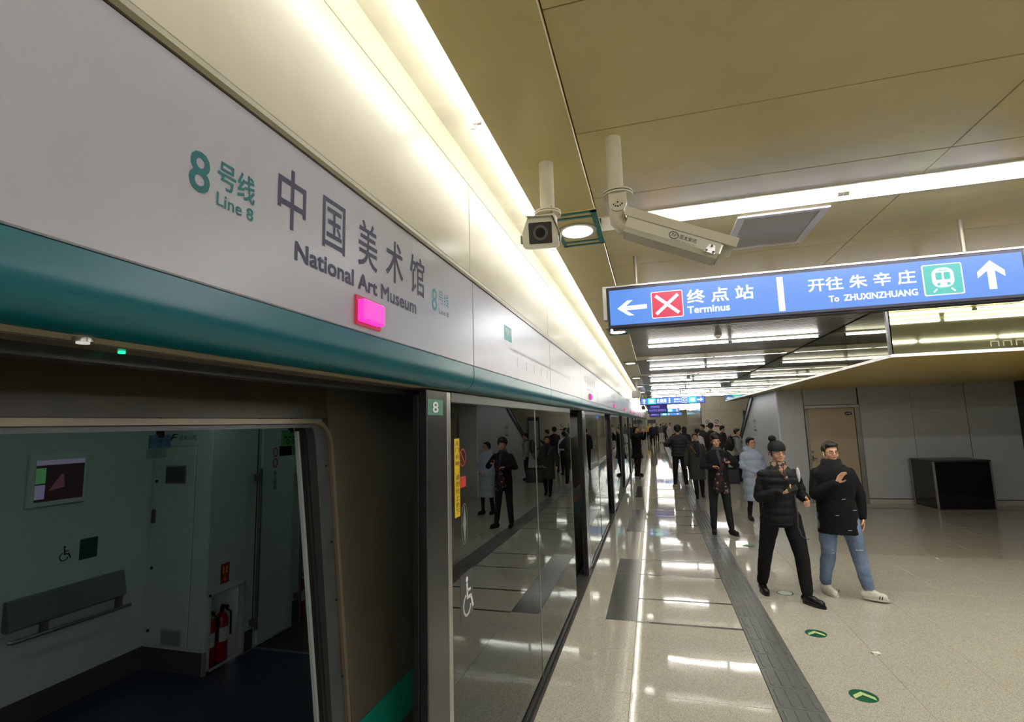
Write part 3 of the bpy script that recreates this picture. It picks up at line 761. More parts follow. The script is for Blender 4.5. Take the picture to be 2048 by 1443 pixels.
ps1.rect(3.796, 3.812, .79, .85).rect(3.832, 3.848, .79, .85).stroke([(3.822, .775), (3.822, .73)], .007).stroke([(3.810, .742), (3.822, .725), (3.834, .742)], .007).build('sign_print', M('print_yellow', (224, 190, 60), .45), train)
pg = Plane((-3.772, 0, 0), (0, 1, 0), (0, 0, 1), .002)
for zc in (1.83, 1.72):
    pg.arc(4.375, zc, .042, 0, 360, .010, 20, sx=.7)
pg.build('door_stickers', M('print_red', (190, 60, 50), .4), train)
pg.text('禁\n止\n倚\n靠', (4.35, 4.40, 1.45, 1.64), M('letter_slate', (16, 34, 44), .5), train)
for (py, za, zb) in ((4.145, .22, 1.65), (4.755, .27, 1.65)):
    g = MB().tube([(-3.735, py, za - .03), (-3.735, py, zb + .03)], .016, 12).build('grab_pole', M('pole_grey', (120, 118, 112), .3, metal=.6), train, smooth=True)
    for zz in (za + .03, zb - .05): MB().bbox(-3.80, -3.73, py - .022, py + .022, zz - .03, zz + .03, .005).build('pole_bracket', M('bracket_grey', (96, 92, 86), .4), g)
# tv screen
tv = MB().bbox(-4.48, -4.462, 2.655, 3.06, 1.525, 1.92, .008).build('screen_frame', M('screen_frame', (208, 218, 214), .4), train)
pt = Plane((-4.462, 0, 0), (0, 1, 0), (0, 0, 1), .001)
pt.rect(2.70, 3.032, 1.565, 1.872).build('screen', E('tv_dark', (70, 50, 52), .06), tv)
pt2 = Plane((-4.4605, 0, 0), (0, 1, 0), (0, 0, 1), .001)
pt2.rect(2.70, 3.032, 1.835, 1.872).build('screen_banner', E('tv_banner', (150, 150, 175), .16), tv)
pt2.rect(2.70, 2.765, 1.70, 1.815).build('screen_green', E('tv_green', (100, 180, 110), .14), tv)
pt2.rect(2.70, 2.765, 1.585, 1.69).build('screen_side', E('tv_side', (150, 150, 185), .16), tv)
pt2.poly([(2.79, 1.64), (2.90, 1.66), (2.885, 1.76), (2.87, 1.76)]).build('screen_shape', E('tv_shape', (130, 90, 100), .10), tv)
pwl = Plane((-4.48, 0, 0), (0, 1, 0), (0, 0, 1), .002)
wheelchair(pwl, 2.90, 1.09, .11, M('mark_navy', (30, 40, 50), .5), train)
pwl.rect(3.055, 3.19, 1.065, 1.225).build('green_notice', M('notice_green', (24, 74, 56), .5), train)
# perch seat: padded board tilted off the wall, and its rail
pr = MB(); prof = [(-4.475, .66), (-4.44, .60), (-4.40, .60), (-4.395, .64), (-4.42, .88), (-4.445, .90), (-4.475, .90)]
prof = [(-4.478, .70), (-4.43, .69), (-4.40, .71), (-4.405, .74), (-4.44, .895), (-4.458, .905), (-4.478, .90)]
pr.extrude(prof, 'Y', 2.585, 3.40)
perch = pr.build('perch_seat', tgrey, train)
rl = MB().tube([(-4.42, 2.60, .63), (-4.40, 2.62, .625), (-4.40, 3.44, .61)], .013, 10).build('perch_rail', M('rail_steel', (150, 156, 156), .25, metal=.7), perch, smooth=True)
for q in (2.80, 3.34): MB().box(-4.45, -4.40, q, q + .03, .61, .70).build('rail_bracket', M('bracket_grey', (96, 92, 86), .4), perch)
# interior lights of the car
for yy in (0.2, 2.0, 3.2): MB().box(-3.6, -3.4, yy - .45, yy + .45, 2.405, 2.418).build('car_light', E('car_light_glow', (205, 240, 232), TRAIN_E), train)
MB().box(-3.0, -2.8, 4.6, 5.6, 2.405, 2.418).build('car_light', E('car_light_glow', (205, 240, 232), TRAIN_E), train)
# extinguishers
def extinguisher(y, z, h, lab, x=-3.885):
    t = thing('fire_extinguisher', lab, 'fire extinguisher', (x, y, z), 'red extinguishers in the train niche')
    r = .056; s = h / .50
    MB().tube([(x, y, z), (x, y, z + .01), (x, y, z + .36 * s), (x, y, z + .395 * s), (x, y, z + .415 * s)], [r * .92, r, r, r * .7, r * .3], 20).build('cylinder', M('ext_red', (150, 26, 24), .3, var=.04), t, smooth=True)
    MB().tube([(x, y, z + .41 * s), (x, y, z + .45 * s)], .018, 10).bbox(x - .01, x + .07, y - .01, y + .01, z + .45 * s, z + .475 * s, .004).build('valve', M('valve_dark', (50, 44, 40), .4, metal=.5), t)
    MB().tube([(x + .02, y + .02, z + .44 * s), (x + .05, y + .05, z + .40 * s), (x + .045, y + .06, z + .2 * s)], .009, 8).build('hose', rubber, t, smooth=True)
    p_ = [(x + (r + .001) * math.cos(math.radians(a)), y + (r + .001) * math.sin(math.radians(a))) for a in range(-60, 31, 15)]
    m = MB(); n = len(p_); m.add([(a, b, z + .17 * s) for a, b in p_] + [(a, b, z + .29 * s) for a, b in p_], [(i, i + 1, i + 1 + n, i + n) for i in range(n - 1)]); m.build('paper_label', M('label_white', (196, 200, 196), .5), t)
extinguisher(3.752, .018, .49, 'left red fire extinguisher in the train wall niche'); extinguisher(3.895, .018, .50, 'right red fire extinguisher in the train wall niche')
extinguisher(4.95, .018, .48, 'red fire extinguisher seen at the dark edge of the open train door')
# hanging cards
def card(x, y0, y1, z0, z1, lab, mat, clear_h):
    t = thing('hanging_card', lab, 'advert card', (x, (y0 + y1) / 2, z1))
    MB().box(x - .004, x + .004, y0, y1, z0, z1).build('printed_card', mat, t)
    MB().box(x - .006, x + .006, y0 - .004, y1 + .004, z0 - clear_h, z0 - .002).build('clear_holder', glassmat('clear_plastic', (.8, .86, .84), 1.45) if 'clear_plastic' not in MATS else MATS['clear_plastic'], t)
    MB().bbox(x - .012, x + .012, (y0 + y1) / 2 - .012, (y0 + y1) / 2 + .012, z1 - .012, z1 + .05, .004).build('clip', rubber, t)
    MB().tube([(x, (y0 + y1) / 2, z1 + .04), (x, (y0 + y1) / 2, 2.42)], .006, 6).build('strap', rubber, t)
    return t
c1 = card(-2.0, 1.598, 1.69, 1.99, 2.045, 'small blue picture card hanging in the train doorway, left one', M('card_blue', (70, 116, 150), .5, var=.5, scale=30), .04)
c2 = card(-2.0, 2.36, 2.51, 1.965, 2.05, 'small green card hanging in the train doorway, right one', M('card_green', (96, 196, 120), .5, var=.15, scale=30), .055)
pk = Plane((-1.996, 0, 0), (0, 1, 0), (0, 0, 1), .001)
pk.arc(2.41, 1.985, .012, 0, 360, .004, 12).arc(2.45, 1.985, .012, 0, 360, .004, 12).stroke([(2.38, 2.01), (2.40, 2.01)], .008).stroke([(2.42, 2.01), (2.43, 2.01)], .008).stroke([(2.45, 2.01), (2.48, 2.01)], .008).build('card_print', M('mark_navy', (30, 40, 50), .5), c2)
# ================================================================== MIRRORED BULKHEAD over the stairs
BX, BY, BZ = 2.70, 6.74, 2.70
bh = struct('bulkhead', label='mirrored glass bulkhead hanging over the stair opening')
trim_w = M('bulkhead_trim', (206, 202, 196), .3, metal=.3)
ym = [BY] + [BY + 1.3 * k for k in range(1, 11)] + [20.6]
for a, b in zip(ym[:-1], ym[1:]):
    MB().box(BX, BX + .02, a + .004, b - .004, BZ + .035, CZ - .005).build('mirror_panel', mirror_mat, bh)
for k in range(4):
    MB().box(BX + .03 + 1.3 * k, BX + 1.325 + 1.3 * k, BY - .02, BY, BZ + .035, CZ - .005).build('mirror_panel', mirror_mat, bh)
MB().box(BX - .012, BX + .012, BY - .03, BY + .012, BZ + .03, CZ).build('corner_strip', dark_frame, bh)
MB().box(BX - .006, BX + .03, BY - .03, 20.6, BZ, BZ + .035).box(BX + .03, 8.2, BY - .03, BY + .01, BZ, BZ + .035).build('lower_trim', trim_w, bh)
MB().box(BX + .02, BX + .06, BY, 20.6, BZ + .03, CZ).box(BX + .02, 8.2, BY, BY + .05, BZ + .03, CZ).build('core', dark_gap, bh)
# key-pattern reflection painted as flat strokes on the bulkhead glass, right edge
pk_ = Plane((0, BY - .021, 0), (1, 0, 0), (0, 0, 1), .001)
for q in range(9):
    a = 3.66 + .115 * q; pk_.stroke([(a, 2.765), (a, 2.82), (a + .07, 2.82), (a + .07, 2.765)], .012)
pk_.build('painted_key_reflection', M('painted_key_reflection', (116, 112, 78), .3), bh)
MB().box(BX + .03, 8.2, BY, 14.2, BZ, BZ + .025).box(BX + .03, 3.05, 14.2, 20.6, BZ, BZ + .025).build('yellow_soffit', yellow_paint, bh)
# ================================================================== WALL BACK with the service door
WY = 13.75
wb = struct('wall_back', label='grey panelled wall behind the stair opening')
def wpan(x0, x1, z0, z1): MB().bbox(x0 + .003, x1 - .003, WY, WY + .03, z0, z1, .003).build('wall_panel', wall_grey, wb)
wpan(3.0, 3.56, .10, BZ); wpan(3.565, 4.72, 2.31, BZ)
for a in (4.745, 5.80, 6.86): wpan(a, min(a + 1.055, 7.82), .115, BZ)
MB().box(3.01, 7.9, WY + .032, WY + .2, 0, BZ).build('wall_core', dark_gap, wb)
bb = struct('baseboard_back', label='stone baseboard under the grey wall')
MB().bbox(2.965, 3.56, WY - .012, WY + .03, 0, .098, .003).build('base_stone', tile_pale, bb)
MB().bbox(4.745, 7.82, WY - .012, WY + .03, 0, .098, .003).build('base_stone', tile_pale, bb)
d1 = struct('door_1', label='beige service door in the grey wall')
fr_m = M('door_frame_steel2', (128, 126, 118), .3, metal=.6)
MB().bbox(3.565, 3.615, WY - .03, WY + .06, 0, 2.29, .004).build('jamb', fr_m, d1)
MB().bbox(4.63, 4.735, WY - .03, WY + .06, 0, 2.29, .004).build('jamb', fr_m, d1)
MB().bbox(3.565, 4.735, WY - .032, WY + .06, 2.235, 2.30, .004).build('head', M('head_lit', (176, 176, 172), .3, metal=.4), d1)
leaf = MB().bbox(3.62, 4.625, WY - .006, WY + .04, .01, 2.23, .003).build('door_leaf', M('door_beige', (176, 160, 128), .4, var=.03), d1)
MB().bbox(3.64, 3.68, WY - .022, WY - .006, 1.17, 1.21, .004).bbox(3.64, 3.675, WY - .022, WY - .006, .98, 1.10, .004).tube([(3.655, WY - .05, 1.04), (3.74, WY - .05, 1.04)], .009, 8).build('door_handle', M('handle_grey', (90, 92, 90), .3, metal=.7), leaf)
pd = Plane((0, WY - .006, 0), (1, 0, 0), (0, 0, 1), .002)
pd.disk(4.50, 2.09, .042, 28, sx=1.9).build('number_plate', M('plate_navy', (22, 28, 56), .4), leaf)
Plane((0, WY - .009, 0), (1, 0, 0), (0, 0, 1), .002).text('A1003', (4.455, 4.545, 2.072, 2.108), letter_w, leaf)
# wall right (dark)
wr = struct('wall_right', label='very dark wall at the right edge')
MB().box(7.80, 7.95, 8.5, WY + .1, 0, BZ + .02).build('dark_panel', M('dark_brown', (34, 20, 16), .35), wr)
MB().box(8.2, 8.3, -8, 8.5, 0, 3.6).build('wall_panel', wall_grey, wr)
MB().box(7.8, 8.3, 8.45, 8.5, 0, 3.6).build('wall_panel', wall_grey, wr)
# black box on the floor
bxm = M('box_black', (16, 20, 17), .16, spec=.5, coat=.3); edge_m = M('box_edge', (150, 148, 140), .3, metal=.7)
t = thing('equipment_box', 'large low black glossy cabinet with steel edges standing by the grey wall', 'box', (6.1, 13.2, 0))
# visible faces: front from (5.69,12.85) to (6.74,12.98), side back-left to (5.58,13.69)
A_, B_ = Vector((5.69, 12.86)), Vector((6.76, 12.99)); D_ = Vector((5.60, 13.62)); C_ = B_ + (D_ - A_)
def prism(m, pts, z0, z1):
    n = len(pts); m.add([(p[0], p[1], z0) for p in pts] + [(p[0], p[1], z1) for p in pts], [tuple(range(n))[::-1], tuple(range(n, 2 * n))] + [(i, (i + 1) % n, (i + 1) % n + n, i + n) for i in range(n)]); return m
prism(MB(), [A_, B_, C_, D_], .02, 1.015).build('side_panels', bxm, t)
prism(MB(), [A_ + Vector((-.01, -.01)), B_ + Vector((.01, -.01)), C_ + Vector((.01, .01)), D_ + Vector((-.01, .01))], 1.016, 1.04).build('lid', M('lid_dark', (46, 50, 46), .3), t)
e = MB()
for P_ in (A_, B_, C_, D_): e.box(P_.x - .016, P_.x + .016, P_.y - .016, P_.y + .016, 0, 1.015)
e.build('corner_posts', edge_m, t, kind='stuff')
e = MB().tube([(A_.x, A_.y - .012, .015), (B_.x, B_.y - .012, .015)], .012, 6); e.build('bottom_rail', edge_m, t)
e = MB().tube([(A_.x - .012, A_.y, .015), (D_.x - .012, D_.y, .015)], .012, 6); e.build('bottom_rail', edge_m, t)
e = MB().tube([(A_.x, A_.y - .014, 1.01), (B_.x, B_.y - .014, 1.01)], .007, 6); e.build('top_rail', M('rail_dim', (70, 74, 70), .4, metal=.4), t)
# ================================================================== STAIR: sloping grey side wall and balustrade rail
ws = struct('wall_stair', label='light grey side wall of the stair, cut along its slope')
SXW = 2.97
MB().extrude([(13.735, 0), (13.735, 2.70), (16.60, 2.70), (21.9, 0)], 'X', SXW - .005, SXW + .03).build('stair_cladding', M('stair_grey', (222, 226, 232), .3, var=.02), ws)
MB().extrude([(16.95, 2.70), (22.3, 0), (24.5, 0), (18.5, 2.70)], 'X', SXW + .9, SXW + .95).build('far_side', wall_grey, ws)
MB().extrude([(16.7, 2.62), (22.0, -.02), (22.4, -.02), (17.1, 2.62)], 'X', SXW + .08, SXW + .9).build('stair_flight', M('stair_stone', (150, 146, 136), .4), ws)
t = thing('stair_balustrade', 'dark sloping balustrade rail along the edge of the grey stair wall', 'railing', (SXW, 18, 1.3))
MB().extrude([(16.58, 2.66), (21.9, -.0), (22.15, 0), (16.9, 2.66)], 'X', SXW - .05, SXW + .07).build('skirt', M('balustrade_dark', (70, 72, 68), .3, metal=.5), t)
MB().tube([(SXW - .02, 16.95, 2.69), (SXW - .02, 22.2, .04)], .04, 10).build('handrail', M('handrail_dark', (40, 42, 42), .35), t)
t = thing('wall_notice', 'narrow white notice with green lines on the grey stair wall', 'notice', (SXW, 16.6, 1.75))
MB().box(SXW - .008, SXW - .001, 16.42, 16.98, 1.50, 2.05).build('board', M('notice_white', (206, 212, 212), .5), t)
pn = Plane((SXW - .008, 0, 0), (0, -1, 0), (0, 0, 1), .002)
pn.rect(-16.9, -16.5, 1.90, 2.0).rect(-16.88, -16.52, 1.76, 1.79).build('print', M('print_grey2', (150, 158, 158), .5), t)
pn.rect(-16.88, -16.5, 1.65, 1.70).build('green_line', M('print_green', (50, 110, 90), .5), t)
# ================================================================== FAR WALLS
wf = struct('wall_far', label='beige stone walls at the far end of the platform')
for r in range(4):
    for c in range(5):
        MB().bbox(2.62 + 1.05 * c, 2.62 + 1.05 * c + 1.044, 30, 30.04, .02 + .83 * r, .02 + .83 * r + .824, .003).build('stone_panel', wall_beige, wf)
MB().box(2.60, 8.3, 30.04, 30.2, 0, 3.62).build('wall_core', dark_gap, wf)
gloss_beige = M('gloss_beige', (176, 170, 152), .12, spec=.8)
MB().box(2.60, 2.64, 30.2, 42.0, 0, 3.62).build('gloss_side', gloss_beige, wf)
MB().box(4.9, 5.1, 42, END_Y, 0, 3.62).box(2.6, 5.1, 42.0, 42.1, 2.6, 3.62).build('side_wall', wall_beige, wf)
MB().box(-1.3, 8.3, END_Y, END_Y + .2, 0, 3.75).build('end_wall', wall_beige, wf)
MB().box(5.1, 8.3, 20, 30, 3.33, 3.4).build('stair_ceiling', ceil_paint, ceiling)
MB().box(2.7, 8.3, 14.2, 20, 3.33, 3.4).build('stair_ceiling', ceil_paint, ceiling)
MB().box(8.25, 8.3, WY, 30.2, 0, 3.6).build('stair_side', wall_beige, wf)
MB().box(-5.2, 8.3, -8.1, -8.0, -1, 3.7).build('rear_wall', wall_beige, wf)
# glass lift enclosure seen past the wall corner
t = thing('glass_screen', 'far grey glass enclosure with a white centre bar, beyond the notices', 'glass screen', (3.6, 42, 0))
MB().bbox(2.64, 4.88, 41.9, 41.98, 0, 2.2, .01).build('panel', M('glass_grey', (120, 124, 118), .12, spec=.8), t)
MB().box(3.28, 3.36, 41.86, 41.9, 0, 2.1).build('centre_bar', letter_w, t)
MB().box(2.64, 4.88, 41.84, 41.9, 2.14, 2.24).build('head', dark_frame, t)
# prohibition notices
for (x0, x1, lab, flip) in ((2.775, 3.06, 'left red and white prohibition notice on the beige far wall', 1), (3.235, 3.53, 'right red and white prohibition notice on the beige far wall', -1)):
    t = thing('prohibition_notice', lab, 'notice', ((x0 + x1) / 2, 29.99, 1.82))
    MB().bbox(x0, x1, 29.985, 29.999, 1.59, 2.055, .004).build('board', M('notice_white2', (232, 228, 222), .5), t)
    q = Plane((0, 29.985, 0), (1, 0, 0), (0, 0, 1), .003); cx = (x0 + x1) / 2
    q.arc(cx, 1.885, .105, 0, 360, .026, 24).stroke([(cx - .07 * flip, 1.95), (cx + .07 * flip, 1.82)], .022).build('ring', M('notice_dark', (120, 48, 50), .5), t)
    q.stroke([(cx - .03, 1.84), (cx + .03, 1.93)], .03).build('figure', M('notice_figure', (50, 50, 60), .5), t)
    q.rect(x0 + .03, x1 - .02, 1.61, 1.70).build('red_bar', M('notice_red', (190, 40, 46), .5), t)
t = thing('notice_frame', 'tall framed notice board on the beige wall behind the stair rail', 'notice board', (5.05, 29.95, 1.4))
MB().box(4.76, 5.5, 29.93, 29.99, .5, 2.45).build('frame', M('frame_slate', (92, 96, 104), .35, metal=.4), t)
MB().box(4.83, 5.43, 29.92, 29.93, .57, 2.22).build('sheet', M('sheet_pale', (196, 202, 206), .4), t)
MB().box(4.83, 5.43, 29.915, 29.925, 2.24, 2.39).build('header', M('header_navy', (44, 50, 96), .4), t)
tag(MB().bbox(1.9, 2.52, 17.4, 17.75, 0, .46, .02).bbox(1.94, 2.48, 17.44, 17.71, .46, .5, .02).build('litter_bin', M('bin_black', (20, 21, 22), .4), None), 'low black box on the floor behind the dark-haired man with the phone', 'box')
# ================================================================== NEAR BLUE HANGING SIGN
SYY = 3.80
sg = thing('hanging_sign', 'large near blue hanging sign reading Terminus and To ZHUXINZHUANG', 'sign', (1.0, SYY, 2.9))
MB().bbox(-.285, 2.31, SYY, SYY + .11, 2.748, 3.066, .006).build('housing', sign_black, sg)
MB().bbox(-.32, 2.33, SYY + .02, SYY + .13, 3.066, 3.085, .004).bbox(-.32, -.287, SYY + .012, SYY + .10, 2.82, 3.07, .004).build('aluminium_top', sign_alu, sg)
S0 = Plane((0, SYY, 0), (1, 0, 0), (0, 0, 1), .001)
S0.rect(-.268, 2.295, 2.772, 3.042).build('blue_face', led_blue, sg)
S1 = Plane((0, SYY, 0), (1, 0, 0), (0, 0, 1), .0025); S2 = Plane((0, SYY, 0), (1, 0, 0), (0, 0, 1), .004); S3 = Plane((0, SYY, 0), (1, 0, 0), (0, 0, 1), .0055)
S1.poly([(-.212, 2.897), (-.135, 2.955), (-.095, 2.955), (-.148, 2.912), (.005, 2.916), (.005, 2.882), (-.148, 2.880), (-.090, 2.838), (-.130, 2.838)]).build('left_arrow', led_white, sg)
S1.rrect(.038, .262, 2.800, 3.0, .012).build('icon_border', led_white, sg)
S2.rrect(.043, .257, 2.805, 2.995, .010).build('red_square', led_red, sg)
S3.stroke([(.075, 2.965), (.225, 2.835)], .024).stroke([(.075, 2.835), (.225, 2.965)], .024).build('white_cross', led_white, sg)
S1.text('终 点 站', (.293, .738, 2.890, 2.990), led_white, sg, bold=.02)
S1.text('Terminus', (.290, .575, 2.818, 2.868), led_white, sg, bold=.035)
S1.rect(.893, .932, 2.782, 3.025).build('divider', led_white, sg)
S1.text('开往 朱 辛 庄', (1.088, 1.718, 2.900, 2.990), led_white, sg, bold=.02)
S1.text('To  ZHUXINZHUANG', (1.205, 1.718, 2.818, 2.860), led_white, sg, bold=.035)
S1.rrect(1.755, 1.975, 2.805, 3.012, .012).build('icon_border', led_white, sg)
S2.rrect(1.762, 1.968, 2.811, 3.006, .010).build('teal_square', led_teal, sg)
S3.rrect(1.805, 1.925, 2.855, 2.985, .045).build('train_front', led_white, sg)
S4 = Plane((0, SYY, 0), (1, 0, 0), (0, 0, 1), .007)
S4.rrect(1.825, 1.860, 2.905, 2.955, .008).rrect(1.870, 1.905, 2.905, 2.955, .008).disk(1.838, 2.877, .010, 12).disk(1.892, 2.877, .010, 12).rect(1.84, 1.89, 2.965, 2.970).build('train_windows', led_teal, sg)
S3.stroke([(1.825, 2.845), (1.808, 2.828)], .009).stroke([(1.905, 2.845), (1.922, 2.828)], .009).build('train_feet', led_white, sg)
S1.poly([(2.125, 3.005), (2.052, 2.935), (2.052, 2.895), (2.105, 2.940), (2.105, 2.818), (2.145, 2.818), (2.145, 2.940), (2.196, 2.895), (2.196, 2.935)]).build('up_arrow', led_white, sg)
for x in (-.062, 2.03): MB().tube([(x, SYY + .06, 3.08), (x, SYY + .06, CZ)], .0155, 14).build('hanging_rod', pole_mat, sg, smooth=True)
MB().tube([(-.262, SYY - .002, 2.735), (-.262, SYY + .02, 2.735)], .010, 12).build('sensor_lamp', E('sensor_white', (255, 255, 255), 1.5), sg)
MB().box(-.285, 2.31, SYY + .02, SYY + .10, 2.742, 2.748).build('bottom_trim', dark_frame, sg)
# ================================================================== FAR SIGNS
def farsign(x0, x1, y, z0, z1, label, items, rods=True, face=None):
    s = thing('hanging_sign', label, 'sign', ((x0 + x1) / 2, y, (z0 + z1) / 2))
    MB().bbox(x0, x1, y, y + .12, z0, z1, .008).build('housing', sign_black, s)
    a = Plane((0, y, 0), (1, 0, 0), (0, 0, 1), .003); b = Plane((0, y, 0), (1, 0, 0), (0, 0, 1), .008); c = Plane((0, y, 0), (1, 0, 0), (0, 0, 1), .013)
    a.rect(x0 + .03, x1 - .03, z0 + .03, z1 - .03).build('face', face or led_blue, s)
    W_ = x1 - x0; H_ = z1 - z0
    for it in items:
        k = it[0]; u = x0 + it[1] * W_; zc = (z0 + z1) / 2; h = H_ * .33
        if k == 'up': b.poly([(u, zc + h), (u - h * .8, zc + h * .1), (u - h * .3, zc + h * .1), (u - h * .3, zc - h), (u + h * .3, zc - h), (u + h * .3, zc + h * .1), (u + h * .8, zc + h * .1)]).build('arrow', led_white, s)
        if k == 'right': b.poly([(u + h * 1.3, zc), (u + h * .3, zc + h * .8), (u + h * .3, zc + h * .3), (u - h, zc + h * .3), (u - h, zc - h * .3), (u + h * .3, zc - h * .3), (u + h * .3, zc - h * .8)]).build('arrow', led_white, s)
        if k == 'sq':
            w2 = it[2] * W_ / 2; b.rect(u - w2, u + w2, z0 + .03, z1 - .03).build('teal_square', E('led_teal2', (60, 225, 200), 1.2), s); c.rrect(u - w2 * .6, u + w2 * .6, zc - h * .75, zc + h * .75, h * .2).build('pictogram', led_white, s)
        if k == 'bar': b.rect(u - .03, u + .03, z0 + .05, z1 - .05).build('divider', led_white, s)
        if k == 'txt': b.text(it[3], (u, u + it[2] * W_, zc - h * it[4], zc + h * it[5]), led_white, s, bold=.02)
        if k == 'box': b.arc(u, zc, h * .5, 0, 360, h * .22, 16).stroke([(u - h, zc - h), (u + h, zc - h), (u + h, zc + h), (u - h, zc + h), (u - h, zc - h)], .02).build('exit_box', led_white, s)
    if rods:
        for f in (.1, .9): MB().tube([(x0 + f * W_, y + .06, z1), (x0 + f * W_, y + .06, CZ + .01)], .018, 8).build('hanging_rod', frame_white, s)
    return s
farsign(-.54, 2.30, 24.0, 2.765, 3.10, 'blue hanging exit sign with up and right arrows, above the dark train monitors', [('up', .065), ('sq', .185, .12), ('txt', .27, .03, '出', .8, .8), ('txt', .315, .10, '换乘', .8, .8), ('bar', .46), ('txt', .53, .11, '西南口', -.05, .8), ('txt', .53, .11, 'Exit', .8, -.3), ('box', .69), ('sq', .81, .12), ('right', .92)])
def monitor(x0, x1, y, z0, z1, label):
    s = thing('train_monitor', label, 'monitor', ((x0 + x1) / 2, y, (z0 + z1) / 2))
    MB().bbox(x0, x1, y, y + .10, z0, z1, .01).build('housing', black_mat, s)
    a = Plane((0, y, 0), (1, 0, 0), (0, 0, 1), .003); a.rect(x0 + .03, x1 - .03, z0 + .03, z1 - .03).build('screen', led_navy, s)
    b = Plane((0, y, 0), (1, 0, 0), (0, 0, 1), .008); lp = E('led_lilac', (150, 140, 235), .9)
    b.text('开往朱辛庄', (x0 + .15, x0 + (x1 - x0) * .62, z1 - .20, z1 - .07), lp, s, bold=.01)
    b.text('本次列车 即将到站', (x0 + .08, x1 - .08, z0 + .10, z0 + .22), lp, s)
    for f in (.2, .8): MB().tube([(x0 + f * (x1 - x0), y + .05, z1), (x0 + f * (x1 - x0), y + .05, CZ)], .015, 8).build('hanging_rod', frame_white, s)
monitor(-.256, .75, 27.0, 2.40, 2.88, 'dark train information monitor hanging just below the far exit sign')
monitor(-.26, .53, 40.0, 2.30, 2.62, 'smaller dark train monitor further down the platform')
farsign(.6, 2.08, 42.0, 2.65, 2.96, 'bright far sign with teal square and up arrow, right of the dark monitors', [('sq', .5, .25), ('up', .85), ('txt', .25, .1, '出', .8, .8)])
farsign(.8, 3.17, 60.0, 2.55, 2.87, 'farthest pale blue hanging sign near the platform end', [('up', .4), ('sq', .2, .2), ('right', .8)])
farsign(2.95, 4.2, 46.0, 2.70, 3.05, 'far blue sign by the glass enclosure', [('up', .2), ('sq', .6, .3)])
farsign(3.2, 4.6, 50.0, 2.32, 2.66, 'far low blue sign behind the glass enclosure head', [('sq', .3, .3), ('right', .8)])
tag(MB().bbox(-.66, .28, 59.8, 60, 1.70, 2.15, .02).build('end_gate_panel', M('end_gate_navy', (30, 44, 66), .3), None), 'dark blue panel across the far platform end above the yellow jacket', 'panel')
# ================================================================== SURVEILLANCE CAMERAS
def fl(m, c, r, h): return m.tube([(c[0], c[1], c[2]), (c[0], c[1], c[2] + h)], r, 28)
# camera 1: faces the photographer
c1x, c1y = -.428, 2.255
t = thing('surveillance_camera', 'cream surveillance camera facing the viewer, beside the square downlight', 'camera', (c1x, c1y, SZ))
MB().tube([(c1x, c1y, 3.045), (c1x, c1y, SZ)], .0345, 24).build('pole', cam_paint, t, smooth=True)
fl(fl(MB(), (c1x, c1y, 3.045), .064, .007), (c1x, c1y, 3.036), .064, .006).build('flange', cam_paint, t, smooth=True)
m = MB()
for a in range(6): m.tube([(c1x + .054 * math.cos(a * 1.047), c1y + .054 * math.sin(a * 1.047), 3.030), (c1x + .054 * math.cos(a * 1.047), c1y + .054 * math.sin(a * 1.047), 3.060)], .004, 6)
m.build('bolts', stainless_lit, t, kind='stuff')
MB().bbox(c1x - .038, c1x + .04, c1y - .035, c1y + .035, 2.985, 3.036, .006).build('bracket', cam_paint, t)
bx0, bx1, bz0, bz1 = -.535, -.372, 2.862, 3.002; fy = 2.13
R1 = Matrix.Rotation(math.radians(9), 3, 'Z') @ Matrix.Rotation(math.radians(19), 3, 'X'); piv = Vector((-.45, 2.2, 2.93))
def rot1(v): return piv + R1 @ (v - piv)
prof = [(bx0 + .012, bz0), (bx1 - .012, bz0), (bx1, bz0 + .012), (bx1, bz0 + .07), (bx1 - .028, bz1), (bx0 + .028, bz1), (bx0, bz0 + .07), (bx0, bz0 + .012)]
m = MB(); m.add([(x, y, z) for y in (fy, fy + .34) for x, z in prof], [(i, (i + 1) % 8, (i + 1) % 8 + 8, i + 8) for i in range(8)] + [tuple(range(8)), tuple(range(8, 16))[::-1]])
m.xf(rot1).build('camera_housing', cam_paint, t)
MB().bbox(-.505, -.40, fy - .006, fy + .004, 2.882, 2.976, .004).xf(rot1).build('window', M('camera_window', (58, 54, 50), .12, spec=.7), t)
m = MB().tube([(-.452, fy - .008, 2.930), (-.452, fy - .003, 2.930)], .034, 24); m.xf(rot1).build('lens_ring', M('lens_grey', (92, 88, 82), .25), t, smooth=True)
m = MB().tube([(-.452, fy - .011, 2.930), (-.452, fy - .007, 2.930)], .022, 20); m.xf(rot1).build('lens', M('lens_dark', (30, 28, 28), .08), t, smooth=True)
prof = [(bx0 + .02, bz1 + .004), (bx1 - .02, bz1 + .004), (bx1 + .012, bz0 + .06), (bx1 + .010, bz0 + .055), (bx1 - .022, bz1), (bx0 + .022, bz1)]
m = MB(); n = 6; m.add([(x, y, z) for y in (fy - .02, fy + .36) for x, z in prof], [(i, (i + 1) % n, (i + 1) % n + n, i + n) for i in range(n)] + [tuple(range(n)), tuple(range(n, 2 * n))[::-1]]); m.xf(rot1).build('sunshield', cam_paint, t)
MB().bbox(bx1 + .001, bx1 + .012, fy + .02, fy + .06, 2.885, 2.93, .004).xf(rot1).build('latch', stainless_lit, t); MB().bbox(bx0 - .012, bx0 - .001, fy + .02, fy + .06, 2.885, 2.925, .004).xf(rot1).build('latch', stainless_lit, t)
